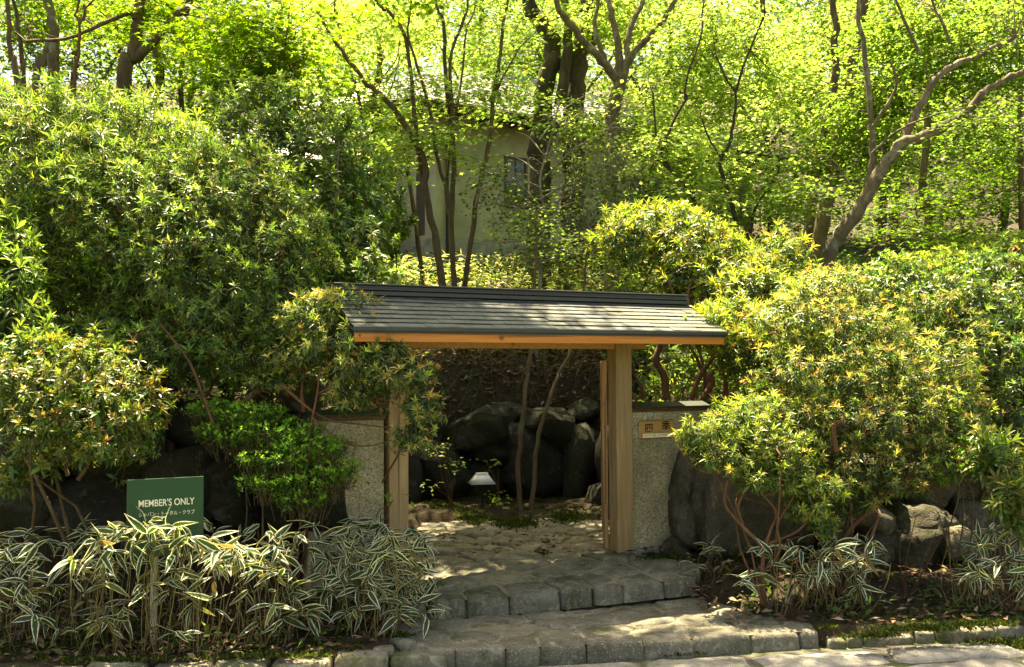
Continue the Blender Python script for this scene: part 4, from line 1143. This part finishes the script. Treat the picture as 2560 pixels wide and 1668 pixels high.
def bank_plants():
    n = 3600
    P = np.concatenate([scatter(1000, (-1.8, 2.2), (12.9, 15.5)), scatter(2600, (1.2, 4.4), (10, 13.5))]); P[:, 2] += rng.uniform(.1, .9, n)
    A = unit(np.column_stack([rng.normal(size=(n, 2)), rng.normal(-.1, .4, n)])); Nn = np.array([0, 0, 1.]) + .5 * rng.normal(size=(n, 3)); L = rng.uniform(.06, .16, n)
    o = leaves('bank_foliage', P, A, Nn, L, L * .3, pick_cols(n, MIDG + [(2, (.14, .20, .04)), (1, (.3, .28, .1))]), LANCE, M['thin'])
    tag(o, 'thin green leaves hanging over the bank behind the gate', 'undergrowth')
bank_plants()
def ground_cover():
    n = 44000
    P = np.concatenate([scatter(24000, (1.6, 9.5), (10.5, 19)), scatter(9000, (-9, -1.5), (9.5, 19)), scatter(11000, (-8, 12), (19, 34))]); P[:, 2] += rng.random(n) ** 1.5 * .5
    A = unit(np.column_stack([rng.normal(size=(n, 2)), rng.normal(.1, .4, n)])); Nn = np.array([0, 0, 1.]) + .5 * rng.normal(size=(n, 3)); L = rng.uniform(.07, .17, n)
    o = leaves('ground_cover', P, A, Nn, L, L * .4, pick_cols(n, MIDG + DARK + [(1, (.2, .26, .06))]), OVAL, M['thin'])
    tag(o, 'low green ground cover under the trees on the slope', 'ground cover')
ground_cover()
def bed_plants():
    n = 2600
    P = np.concatenate([scatter(1300, (1.7, 5), (7.15, 8.5)), scatter(1300, (-5, -1.1), (6.4, 7.4))]); P[:, 2] += rng.random(n) ** 2 * .16
    k = np.array([noise.noise(Vector((q[0] * 2.2, q[1] * 2.2, 9))) for q in P]) > -.05
    P = P[k]; n = len(P)
    A = unit(np.column_stack([rng.normal(size=(n, 2)), rng.normal(.3, .3, n)])); Nn = np.array([0, 0, 1.]) + .4 * rng.normal(size=(n, 3)); L = rng.uniform(.03, .085, n)
    o = leaves('bed_plants', P, A, Nn, L, L * .55, pick_cols(n, MIDG + DARK), OVAL, M['thin'])
    tag(o, 'small green weeds and seedlings in the soil beds beside the steps', 'weeds')
bed_plants()
def seedling(label, base, tips, leaf, n_leaf, cols, name='seedling'):
    b = np.array(at(*base)); root = empty(name, b); tag(root, label, 'plant')
    tb = Tubes(); PP = []
    for t in tips:
        q = np.array(at(*t)); tb.add(spline([b, (b + q) / 2 + rng.normal(size=3) * .03, q], 6), .006, .003, 5); PP.append(q + rng.normal(size=(n_leaf, 3)) * [.06, .06, .03])
    tb.build('stem', M['bark_red'], root, None, b)
    P = np.concatenate(PP); n = len(P)
    A = unit(np.column_stack([rng.normal(size=(n, 2)), rng.normal(0, .3, n)])); L = rng.uniform(.5, 1.1, n) * leaf
    leaves('foliage', P, A, np.array([0, 0, 1.]) + .3 * rng.normal(size=(n, 3)), L, L * .45, pick_cols(n, cols), LANCE, M['thin'], root, b)
seedling('thin sapling left of the garden lamp with a few pale leaves', (1130, 1270, 10.9), [(1120, 1170, 10.9), (1145, 1160, 10.9), (1080, 1215, 10.9), (1110, 1110, 10.9), (1090, 1130, 11)], .075, 14, [(2, (.3, .36, .12)), (2, (.08, .16, .04))])
seedling('bright green grassy tuft in front of the garden lamp', (1238, 1270, 10.8), [(1236, 1245, 10.8), (1245, 1255, 10.8)], .06, 24, [(2, (.2, .32, .05)), (1, (.3, .38, .08))])
seedling('leafy sprig above the garden lamp', (1250, 1260, 11.3), [(1215, 1155, 11.3), (1245, 1158, 11.3)], .10, 5, [(2, (.26, .34, .1))])
seedling('bare reddish twigs rising before the right-hand boulders', (2270, 1510, 7.9), [(2340, 1330, 7.9), (2290, 1290, 7.9), (2250, 1330, 7.9), (2380, 1300, 8.0), (2310, 1400, 7.8)], .05, 4, [(2, (.2, .26, .06))])
seedling('broad-leaved sprout beside the left gate post', (960, 1300, 7.35), [(968, 1215, 7.35), (985, 1250, 7.3)], .12, 4, [(1, (.14, .26, .03))])

# ================================================================== TREES
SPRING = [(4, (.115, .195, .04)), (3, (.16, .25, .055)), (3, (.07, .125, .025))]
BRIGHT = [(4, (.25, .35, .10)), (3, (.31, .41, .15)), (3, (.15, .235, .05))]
DEEP = [(4, (.058, .115, .018)), (3, (.09, .16, .025)), (2, (.04, .08, .014))]  # deep greens, also used to put shading into mid and far crowns
TOP = .5
def tree(name, label, limbs, crowns, leaf='oval', size=.07, cols=SPRING, bark='bark_brown', group='trees on the slope', cat='tree', twig_share=.4, up_tilt=.30, per=46, spray=.46, flat=.022):
    """limbs: (points in sight lines, Y, width at foot, width at tip, drift in depth); crowns: (px, py, Y, rx, ry, rz, sprays)"""
    p0 = limbs[0][0][0]; b = np.array(at(p0[0], p0[1], limbs[0][1])); b[2] = ground(b[0], b[1])
    root = empty(name, b); tag(root, label, cat, group)
    tb = Tubes(); samples = []
    for li, l in enumerate(limbs):
        pts, Y, w0, w1 = l[:4]; dY = l[4] if len(l) > 4 else rng.normal() * .3
        q = [np.array(at(x, y, Y + dY * i / max(1, len(pts) - 1))) for i, (x, y) in enumerate(pts)]
        if li == 0 or (len(l) > 5 and l[5]):
            dd = unit(q[0] - q[1]); drop = q[0][2] - ground(q[0][0], q[0][1]) + .15
            if drop > .1:
                g = q[0] + np.array([np.clip(dd[0] / max(.3, -dd[2]) * drop, -.5, .5) * .6, np.clip(dd[1] / max(.3, -dd[2]) * drop, -.4, .4) * .6, 0])
                g[2] = ground(g[0], g[1]) - .15
                q.insert(0, g)
        s = Y / FPX / 2
        rad = [w0 * s, w1 * s]
        if pts[-1][1] <= 3:                      # the limb goes on above the frame
            d = unit(q[-1] - q[-2]); d = unit(d + np.array([0, 0, .35]))
            for e in range(2):
                q.append(q[-1] + d * (1.1 + .5 * rng.random()) + rng.normal(size=3) * .16)
            rad[1] *= .55
        n = max(6, 4 * len(q)); P = spline(q, n)
        P[1:-1] += rng.normal(size=(n - 2, 3)) * rad[0] * .14
        rr = np.linspace(rad[0], rad[1], n); 
        if li == 0: rr[:3] *= np.array([1.2, 1.08, 1.03])
        tb.add(P, rr, None, 9 if w0 > 18 else 6, .06)
        samples.append(P[n // 4:])
    tb.build('trunk', M[bark], root, None, b)
    S = np.concatenate(samples)
    tw = Tubes(); LP, LA, LN, HI = [], [], [], []
    for (px, py, Y, rx, ry, rz, ns) in crowns:
        if py < -100: ns = int(ns * TOP)
        c = np.array(at(px, py, Y))
        d = rand_unit(ns) * (rng.random((ns, 1)) ** .45)
        Q = c + d * np.array([rx, ry, rz])
        for q in Q:
            k = max(6, int(per * (.6 + .8 * rng.random()))); r = spray * (.6 + .8 * rng.random())
            dist = np.linalg.norm((S - q) * [1, 1, .8], axis=1) + .5 * np.maximum(0, S[:, 2] - q[2])
            s = S[np.argmin(dist)]
            ho = q - s; az = math.atan2(ho[1], ho[0]) + .5 * rng.normal()
            ca, sa = math.cos(az), math.sin(az)
            lx = r * rng.uniform(-1, 1, k); ly = r * .5 * rng.normal(size=k) * np.sqrt(np.clip(1.1 - (lx / r) ** 2, .05, 1))
            tilt = rng.normal(-.10, .14); roll = rng.normal() * .15
            z = tilt * lx + roll * ly - .12 * (lx + r) ** 2 / (2 * r) + rng.normal(size=k) * flat
            HI.append(np.full(k, py < -100))
            LP.append(q + np.column_stack([ca * lx - sa * ly, sa * lx + ca * ly, z]))
            aa = az + np.sign(ly) * rng.uniform(.2, 1.4, k)
            LA.append(np.column_stack([np.cos(aa), np.sin(aa), rng.normal(-.2, .25, k)]))
            LN.append(np.array([0, 0, 1.]) + up_tilt * rng.normal(size=(k, 3)))
            e0 = q + np.array([ca * -r, sa * -r, -tilt * r]); e1 = q + np.array([ca * r * .8, sa * r * .8, tilt * r * .8 - .16 * r])
            tw.add(np.array([e0, q, e1]), .0035, .0015, 3)
            if rng.random() < twig_share:
                m = (s + e0) / 2 + rng.normal(size=3) * .08 * np.linalg.norm(e0 - s) + np.array([0, 0, .08])
                tw.add(spline([s, m, e0], 7), .004 + .0028 * min(3, np.linalg.norm(e0 - s)), .003, 4)
    if LP:
        P, A, Nn = np.concatenate(LP), np.concatenate(LA), np.concatenate(LN); n = len(P)
        L = size * rng.uniform(.65, 1.2, n)
        tm, wf = (MAPLE, 1.0) if leaf == 'maple' else (OVAL, .72)
        hi = np.concatenate(HI); cl = pick_cols(n, cols, .2)
        if leaf != 'maple': hi[:] = False
        lo = ~hi
        if lo.any(): leaves('crown', P[lo], A[lo], Nn[lo], L[lo], L[lo] * wf, cl[lo], tm, M['thin'], root, b)
        if hi.any(): leaves('upper_shade_crown', P[hi], A[hi], Nn[hi], L[hi], L[hi] * .8, cl[hi], OVAL, M['thin'], root, b)  # unseen leaves above the frame, largely placed to shade what lies below
    if tw.n: tw.build('twigs', M[bark], root, 'stuff', b)
    return root

# left foreground maples and trunks
tree('maple_tree', 'forked maple with thick mossy trunk at upper left, in front of the dark roof',
     [([(309, 215), (333, 147), (344, 58), (352, 0)], 11.5, 42, 34, .0), ([(340, 148), (398, 85), (445, 35), (476, 0)], 11.5, 27, 22, -.3), ([(336, 27), (279, 50), (217, 77), (159, 97), (66, 104)], 11.5, 12, 7, -.5), ([(445, 35), (560, 60), (680, 110), (740, 190)], 11.4, 10, 4, -.9)],
     [(180, 30, 12.6, 1.1, .7, .30, 26), (450, 60, 11.9, .9, .6, .40, 40), (640, 70, 10.8, 1.0, .9, .55, 75), (650, 180, 10.7, .65, .6, .35, 45), (580, 220, 10.9, .4, .5, .2, 18), (300, -260, 12.4, 3.0, 2.0, 1.0, 60), (800, -160, 11.0, 1.6, 1.5, .8, 30), (300, -836, 11.0, 1.7, .8, .6, 26), (120, -760, 11.2, 1.2, .8, .6, 20)],  # last blobs hang unseen overhead, added to shade the left bushes
     'maple', .10, [(4, (.11, .20, .018)), (3, (.17, .27, .024)), (2, (.07, .13, .014))], 'bark_brown', per=34, spray=.42)
tree('tree', 'thick knobby trunk left of the forked maple',
     [([(135, 215), (135, 150), (135, 97), (124, 0)], 12.0, 33, 30, 0), ([(90, 212), (108, 165), (118, 118), (128, 95)], 12.0, 20, 13, 0, True)],
     [(60, 70, 12.9, .9, .5, .35, 22), (120, -200, 12.8, 2.0, 1.8, 1.0, 40)], 'maple', .09, DEEP + SPRING, 'bark_grey', per=32)
tree('tree', 'slender trunk at the far left edge', [([(43, 230), (30, 150), (23, 116), (17, 0)], 11.0, 17, 14, .0)], [(20, 50, 11.9, .5, .4, .5, 8), (0, -150, 11.5, 1.0, 1.0, .6, 18)], 'maple', .09, DEEP, 'bark_brown', per=22)
tree('tree', 'second slender trunk from the left edge', [([(60, 230), (56, 160), (50, 97), (35, 0)], 11.2, 15, 12, .0)], [(90, 150, 12.5, .6, .4, .3, 10)], 'maple', .09, DEEP, 'bark_brown', per=22)
tree('small_tree', 'thin red-barked forked stem between the two thick left trunks',
     [([(186, 220), (190, 170), (197, 128), (199, 58), (186, 35), (199, 0)], 10.6, 11, 7, 0), ([(199, 60), (213, 35), (211, 12), (236, 0)], 10.6, 8, 6, 0)], [(210, -60, 10.8, .6, .5, .3, 8)], 'oval', .06, SPRING, 'bark_red')
tree('tree', 'dark trunk in front of the lit roof, right of the forked maple', [([(395, 280), (402, 193), (391, 124), (385, 60)], 12.6, 26, 20, 0)], [(480, 150, 13.0, .5, .5, .45, 22), (380, 30, 13.6, .8, .6, .4, 16)], 'maple', .085, DEEP + SPRING, 'bark_brown')
tree('evergreen_tree', 'dark fine-leaved evergreen behind the maple sprays at upper left centre',
     [([(456, 290), (453, 200), (456, 116), (460, 40)], 13.2, 15, 10, 0), ([(590, 300), (596, 200), (620, 120)], 13.5, 10, 6, 0, True)],
     [(540, 150, 14.6, .8, .4, .6, 40), (620, 130, 14.6, .5, .4, .5, 26)], 'oval', .045, [(3, (.025, .05, .018)), (2, (.04, .075, .02))], 'bark_dark', per=60, up_tilt=1.2, spray=.3, flat=.1)
# centre
tree('multi_stem_tree', 'slender multi-stemmed tree growing from behind the gate roof',
     [([(1107, 720), (1093, 623), (1066, 487), (1053, 384), (999, 293), (953, 239), (908, 199), (859, 135), (823, 81), (800, 38)], 14.0, 22, 6, -.8),
      ([(1059, 451), (1044, 361), (1035, 271), (1023, 149), (1008, 81), (971, 27), (940, 0)], 13.9, 14, 10, -.2), ([(1136, 720), (1129, 564), (1134, 384), (1116, 226), (1111, 113), (1107, 45), (1089, 0)], 14.1, 17, 10, .2, True),
      ([(1131, 540), (1118, 480), (1098, 415), (1071, 262), (1044, 171), (1021, 90), (1030, 0)], 14.0, 11, 7, -.3), ([(1161, 720), (1197, 474), (1220, 375), (1233, 248), (1251, 135), (1256, 68), (1269, 0)], 14.2, 16, 9, .3, True),
      ([(1134, 316), (1125, 180), (1134, 113), (1161, 45), (1170, 0)], 14.1, 11, 7, 0), ([(1129, 560), (1118, 510), (1116, 451), (1138, 293), (1156, 180), (1165, 81), (1190, 0)], 14.1, 10, 5, .4), ([(1233, 250), (1260, 190), (1300, 120), (1340, 80)], 14.3, 7, 3, .3), ([(935, 225), (960, 190), (990, 150), (1000, 100)], 13.6, 5, 3, 0)],
     [(900, 120, 14.3, .9, .9, .6, 22), (1050, 60, 14.6, 1.2, 1.0, .5, 30), (1210, 100, 14.6, .8, .8, .6, 24), (1130, 235, 14.2, .5, .5, .3, 14), (1010, 340, 13.6, .5, .4, .35, 22), (1030, 225, 13.8, .6, .5, .2, 14), (1290, 240, 14.5, .6, .5, .2, 12), (1170, 330, 14.2, .4, .4, .15, 6), (1090, 350, 13.9, .35, .35, .16, 7), (1150, 390, 14, .3, .3, .1, 5), (1250, 210, 14.5, .5, .5, .3, 12), (1000, -260, 14.4, 2.6, 2.2, 1.0, 170), (1300, -300, 14.8, 2.2, 2.0, .9, 90), (1100, -650, 15, 2.6, 2.4, 1.0, 90), (940, -1119, 10.2, .9, .6, .5, 190), (1250, -1119, 10.4, .8, .6, .4, 26), (1090, -505, 12.15, .9, .9, .8, 420), (1130, -1160, 9.7, 1.2, .35, .4, 90), (1120, -120, 13.5, 1.1, .6, .8, 50), (640, -900, 10.4, 1.0, .9, .5, 50)],  # highest blobs are added out of view to shade roof, floor and steps
     'maple', .095, BRIGHT, 'bark_brown', per=32)
tree('multi_stem_tree', 'stems behind the evergreen, left of the slender multi-stemmed tree',
     [([(1053, 660), (1026, 474), (1008, 352), (994, 248)], 17.0, 15, 8, 0), ([(926, 340), (935, 248), (949, 158), (949, 99)], 16.5, 18, 13, 0, True), ([(904, 290), (877, 180), (845, 68), (836, 0)], 16.0, 10, 6, 0, True), ([(928, 310), (960, 260), (985, 200), (1000, 140)], 16.4, 8, 4, 0)],
     [(870, 60, 16.8, 1.0, 1.0, .6, 40), (960, 60, 17, 1.0, 1.0, .5, 36), (850, 220, 16.6, .7, .7, .4, 22), (940, 300, 16.2, .6, .5, .5, 34), (990, 380, 16.2, .5, .4, .5, 26), (800, 140, 16.5, .8, .8, .6, 30)], 'oval', .085, BRIGHT, 'bark_brown')
tree('big_tree', 'thick dark twin trunk wrapped in leaves left of the lichen-grey forked tree',
     [([(1345, 600), (1350, 420), (1355, 316), (1368, 203), (1382, 113), (1342, 45), (1323, 0)], 18.0, 62, 46, 0), ([(1432, 600), (1436, 420), (1437, 316), (1441, 180), (1463, 90), (1470, 30), (1472, 0)], 18.0, 70, 44, .3, True), ([(1400, 260), (1418, 150), (1420, 60), (1410, 0)], 17.8, 30, 20, 0)],
     [(1390, 300, 17.3, .4, .35, 1.0, 6), (1300, 120, 19.8, 1.2, .8, .8, 44), (1400, 60, 19.9, 1.2, .8, .8, 40), (1380, -300, 18.5, 3.2, 2.6, 1.4, 120), (1300, 250, 17.6, .6, .5, .3, 16), (1420, -900, 18.5, 3.2, 2.6, 1.4, 70)], 'oval', .085, SPRING + DEEP, 'bark_dark')
tree('forked_tree', 'lichen-grey tree with spreading fork above the gate roof',
     [([(1527, 620), (1527, 496), (1529, 406), (1533, 293), (1548, 203)], 16.0, 42, 32, 0), ([(1545, 205), (1518, 167), (1468, 113), (1423, 59), (1391, 0)], 16.0, 24, 16, -.5), ([(1550, 210), (1547, 150), (1545, 113), (1531, 45), (1522, 0)], 16.0, 24, 17, .2), ([(1556, 210), (1576, 144), (1626, 90), (1660, 45), (1690, 0)], 16.0, 20, 13, -.2), ([(1567, 155), (1572, 90), (1594, 27), (1608, 0)], 16.0, 18, 13, .4), ([(1525, 178), (1508, 135), (1486, 68), (1495, 0)], 16.2, 15, 11, .3)],
     [(1640, 330, 16.9, .9, .6, .5, 50), (1490, 310, 17.0, .5, .4, .4, 16), (1720, 420, 16.2, .9, .6, .6, 50), (1480, 40, 17.4, 1.0, .8, .4, 26), (1620, 40, 17.4, 1.0, .8, .5, 34), (1540, -250, 16.5, 3.0, 2.5, 1.2, 110), (1500, -800, 17, 3.0, 2.6, 1.2, 60)], 'oval', .092, BRIGHT, 'bark_grey')
tree('twiggy_shrub', 'sparse shrub with pale bare twigs before the house wall',
     [([(1350, 700), (1358, 600), (1362, 541), (1350, 451), (1373, 361), (1400, 253)], 13.4, 10, 4, 0)] +
     [([(1352 + rng.normal() * 6, y0), ((1352 + x1) / 2, (y0 + y1) / 2 - 18), (x1, y1)], 13.3, 5, 1.6, rng.normal() * .5) for y0, x1, y1 in
      ((600, 1230, 560), (560, 1480, 500), (520, 1250, 440), (500, 1560, 420), (470, 1190, 440), (450, 1520, 330), (430, 1220, 390), (410, 1470, 270), (640, 1550, 590), (620, 1180, 610), (580, 1620, 530), (540, 1170, 520), (480, 1600, 460), (390, 1290, 330), (350, 1460, 240), (660, 1500, 640), (650, 1240, 650), (520, 1640, 440))],
     [(1240, 480, 13.3, .45, .4, .5, 40), (1470, 400, 13.3, .6, .4, .7, 90), (1350, 560, 13.2, .7, .5, .5, 70), (1530, 540, 13.2, .6, .4, .55, 100), (1400, 300, 13.4, .35, .3, .3, 14), (1400, 660, 13.6, 1.2, .5, .22, 80), (1600, 600, 13.0, .45, .4, .5, 70), (1580, 430, 13.4, .4, .4, .5, 50)],
     'oval', .06, [(3, (.05, .10, .025)), (2, (.14, .20, .05)), (1, (.24, .28, .09))], 'bark_pale', per=13, up_tilt=.8, spray=.26, flat=.06, twig_share=.8, cat='shrub', group='shrubs on the slope')
# right
tree('twisted_tree', 'small crooked tree right of the forked trunk, its stems bending left',
     [([(1749, 560), (1730, 490), (1699, 447), (1652, 384), (1636, 293), (1632, 230)], 13.5, 11, 4, 0), ([(1652, 384), (1686, 298), (1717, 244), (1700, 230)], 13.5, 8, 5, -.2), ([(1712, 250), (1717, 194), (1753, 90), (1760, 0)], 13.4, 6, 4, 0), ([(1690, 440), (1640, 400), (1620, 460)], 13.5, 6, 3, 0)],
     [(1660, 230, 14.5, .7, .6, .6, 36), (1740, 120, 14.5, .7, .6, .6, 36), (1650, 380, 13.6, .5, .5, .4, 20), (1700, 480, 13.4, .5, .5, .3, 16)], 'oval', .078, BRIGHT, 'bark_dark', per=30, spray=.34)
tree('twisted_tree', 'small crooked tree with a kinked stem beside the white wall',
     [([(1844, 600), (1830, 510), (1812, 456), (1799, 406), (1823, 361), (1835, 293), (1839, 235), (1817, 199), (1790, 140)], 13.8, 13, 4, 0), ([(1838, 232), (1862, 158), (1907, 45), (1911, 0)], 13.8, 7, 4, 0), ([(1871, 620), (1880, 560), (1889, 519), (1929, 460), (1948, 424)], 13.8, 10, 5, 0, True), ([(1805, 400), (1770, 340), (1750, 280)], 13.8, 6, 3, 0)],
     [(1840, 260, 14.8, .8, .6, .7, 46), (1920, 160, 14.8, .8, .6, .8, 50), (1860, 420, 13.8, .6, .6, .4, 26), (1940, 470, 13.6, .5, .5, .4, 24), (1800, 80, 14.2, .8, .8, .5, 36), (1850, -200, 14.2, 1.4, 1.2, .6, 36)], 'oval', .08, BRIGHT, 'bark_dark', per=30, spray=.36)
tree('big_tree', 'pair of straight grey-brown trunks just left of the leaning tree',
     [([(2033, 690), (2056, 564), (2080, 440), (2105, 316), (2133, 180), (2150, 60), (2160, 0)], 17.5, 42, 30, 0), ([(1993, 680), (2020, 578), (2040, 450), (2065, 316), (2087, 217), (2090, 100), (2085, 0)], 17.8, 30, 22, 0, True)],
     [(2080, 120, 19.2, 1.4, .9, .9, 60), (2000, 250, 19.0, .9, .7, .6, 40), (2170, 300, 19.2, 1.0, .8, .6, 44), (2100, -300, 18, 3.0, 2.4, 1.2, 80)], 'oval', .085, SPRING + BRIGHT, 'bark_brown')
tree('leaning_tree', 'leaning pale-barked tree with limbs sweeping to the right',
     [([(2056, 700), (2087, 600), (2142, 528), (2191, 456), (2241, 370), (2322, 334), (2394, 298), (2458, 235), (2507, 203), (2570, 170)], 13.0, 44, 13, -.6), ([(2255, 362), (2263, 347), (2304, 253), (2363, 176), (2444, 140), (2539, 90)], 12.9, 24, 12, .3), ([(2165, 500), (2182, 384), (2173, 248), (2160, 113), (2146, 0)], 12.9, 17, 12, .2), ([(2182, 316), (2232, 239), (2241, 203), (2225, 150)], 12.9, 9, 5, -.3), ([(2180, 384), (2240, 330), (2330, 290), (2420, 270)], 12.8, 7, 3, -.5), ([(2300, 135), (2260, 50), (2240, 0)], 13.1, 9, 7, 0), ([(2375, 110), (2350, 40), (2330, 0)], 13.1, 9, 6, 0)],
     [(2400, 180, 13.8, .9, .7, .5, 46), (2250, 120, 14.0, .9, .7, .5, 44), (2500, 120, 13.8, .8, .7, .6, 44), (2200, 240, 13.7, .8, .5, .45, 34), (2440, 330, 12.6, .7, .7, .3, 26), (2100, 420, 14.0, .8, .6, .5, 34), (2010, 500, 12.9, .4, .4, .3, 16), (2350, 40, 14.1, 1.2, .8, .4, 44), (2300, -250, 13.2, 2.4, 2.0, .9, 90), (1680, -990, 9.7, 1.3, .32, .4, 80), (2050, -960, 10.0, 1.0, .3, .4, 50), (2120, 330, 13.9, .6, .5, .35, 22)], 'oval', .085, SPRING, 'bark_grey', per=36, spray=.36)  # overhead blobs reaching forward are unseen, added to shade the road
tree('tree', 'upright trunk right of the leaning tree, in deep green shade',
     [([(2318, 680), (2322, 542), (2309, 451), (2322, 271), (2322, 180), (2330, 60), (2335, 0)], 16.0, 25, 18, 0), ([(2318, 560), (2240, 580), (2160, 640)], 15.8, 6, 3, -.3), ([(2322, 545), (2420, 500), (2560, 470)], 15.8, 8, 4, -.6)],
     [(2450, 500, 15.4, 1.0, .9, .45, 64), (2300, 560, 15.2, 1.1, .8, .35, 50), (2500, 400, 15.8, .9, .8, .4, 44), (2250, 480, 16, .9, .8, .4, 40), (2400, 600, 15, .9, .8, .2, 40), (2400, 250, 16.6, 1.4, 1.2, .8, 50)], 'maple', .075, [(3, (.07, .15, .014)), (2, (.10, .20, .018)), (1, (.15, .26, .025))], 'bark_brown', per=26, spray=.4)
tree('tree', 'short dark trunk glimpsed between the leaning tree and the upright trunk', [([(2200, 600), (2207, 520), (2214, 451), (2216, 330)], 19.0, 26, 20, 0)], [(2230, 300, 19.5, 1.2, 1.0, .8, 50), (2200, 420, 19.3, .9, .8, .4, 30)], 'oval', .09, SPRING, 'bark_dark')
tree('tree', 'trunk cut by the right edge of the picture', [([(2556, 620), (2553, 450), (2550, 250), (2552, 100), (2555, 0)], 15.0, 17, 13, 0)], [(2560, 300, 15, .8, .8, 1.0, 40), (2600, -150, 15, 1.6, 1.5, .8, 40)], 'oval', .075, SPRING + DEEP, 'bark_brown')
# two thin trunks behind the gate
tree('young_tree', 'left of the two thin trunks seen through the gate', [([(1303, 1290), (1296, 1180), (1305, 1060), (1318, 950), (1328, 860), (1335, 740), (1342, 620), (1338, 520)], 10.9, 16, 5, .7)], [(1340, 560, 11.6, .35, .3, .25, 9)], 'oval', .05, SPRING, bark='bark_brown', group='thin trunks behind the gate')
tree('young_tree', 'right of the two thin trunks seen through the gate, bending towards the post', [([(1327, 1290), (1335, 1200), (1345, 1090), (1380, 980), (1400, 930), (1425, 880), (1450, 780), (1462, 690), (1470, 600)], 11.0, 13, 5, .8)], [(1468, 620, 11.7, .35, .3, .25, 9)], 'oval', .05, SPRING, bark='bark_brown', group='thin trunks behind the gate')
# farther trees up the slope
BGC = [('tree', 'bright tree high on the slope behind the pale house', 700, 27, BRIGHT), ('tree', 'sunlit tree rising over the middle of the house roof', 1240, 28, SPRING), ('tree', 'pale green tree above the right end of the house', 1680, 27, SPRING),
       ('tree', 'brilliant lime tree in the gap left of the paired trunks', 1930, 25, BRIGHT), ('tree', 'leafy tree behind the paired trunks', 2230, 26, DEEP + SPRING), ('tree', 'soft green tree at the far upper right', 2500, 24, DEEP + SPRING), ('tree', 'tree behind the left house in the upper corner', 180, 30, DEEP), ('tree', 'tall tree between the left houses and the pale house', 460, 28, DEEP), ('tree', 'lime tree directly behind the thick twin trunk', 1440, 33, BRIGHT), ('tree', 'far tree seen over the evergreen, upper left of centre', 960, 38, BRIGHT)]  # bright palette where crowns look overexposed, deep ones to add shading
for nm, lb, px, Y, cl in BGC:
    x = (px - 1280) / FPX * Y; g = ground(x, Y)
    y0 = 930 - (g - EYE) / Y * FPX
    ht = [(px, y0), (px + rng.normal() * 12, y0 - 250), (px + rng.normal() * 30, y0 - 520), (px + rng.normal() * 40, y0 - 760)]
    cr = [(px + dx * 24 / Y, y0 - dy, Y + dz, 2.2, 2.0, 1.1, k) for dx, dy, dz, k in ((-150, 230, -.8, 34), (140, 260, -.5, 34), (0, 420, 0, 50), (-170, 560, .5, 42), (170, 580, .3, 42), (0, 720, 0, 44), (-60, 120, -1, 20), (110, 90, -1, 18))]
    tree(nm, lb, [(ht, Y, 22, 6, 0), ([(px, y0 - 200), (px - 90, y0 - 380), (px - 170, y0 - 520)], Y, 9, 3, 0), ([(px, y0 - 260), (px + 100, y0 - 400), (px + 180, y0 - 560)], Y, 9, 3, 0)], cr, 'oval', .14, cl, 'bark_brown', per=52, spray=.95, flat=.05, up_tilt=.4, group='trees higher on the slope', twig_share=.15)
# the far wood closes the view
def far_wood():
    ns = 3000
    x = rng.uniform(-40, 40, ns); y = rng.uniform(40, 60, ns)
    z = ground_np(x, y) + rng.random(ns) ** .8 * 13
    k = np.array([noise.noise(Vector((a * .2, b * .2, c * .3))) for a, b, c in zip(x, y, z)]) > -.15
    Q = np.column_stack([x, y, z])[k]; m = 32
    off = rng.normal(size=(len(Q), m, 3)) * [.9, .9, .16]
    P = (Q[:, None] + off).reshape(-1, 3); n = len(P)
    A = rand_unit(n); A[:, 2] *= .4; Nn = np.array([0, 0, 1.]) + .5 * rng.normal(size=(n, 3)); L = rng.uniform(.16, .34, n)
    o = leaves('far_wood', P, A, Nn, L, L * .7, pick_cols(n, DEEP + SPRING + BRIGHT), OVAL, M['thin'])  # deep greens put shade into the gaps between nearer sprays
    tag(o, 'bright spring wood filling the top of the slope', 'wood')
far_wood()
for o in bpy.data.objects:
    if o.parent is None and o.type != 'EMPTY' and 'kind' in o and o['kind'] == 'structure' and 'label' not in o:
        o['label'] = {'ground': 'dark leaf-strewn soil of the beds and the slope', 'road': 'grey slab-paved road edge in front of the steps'}.get(o.name, o.name)
steps['label'] = 'irregular paving stones of the two steps and the gate floor'
kerb['label'] = 'rough stone kerb edging the beds along the road'
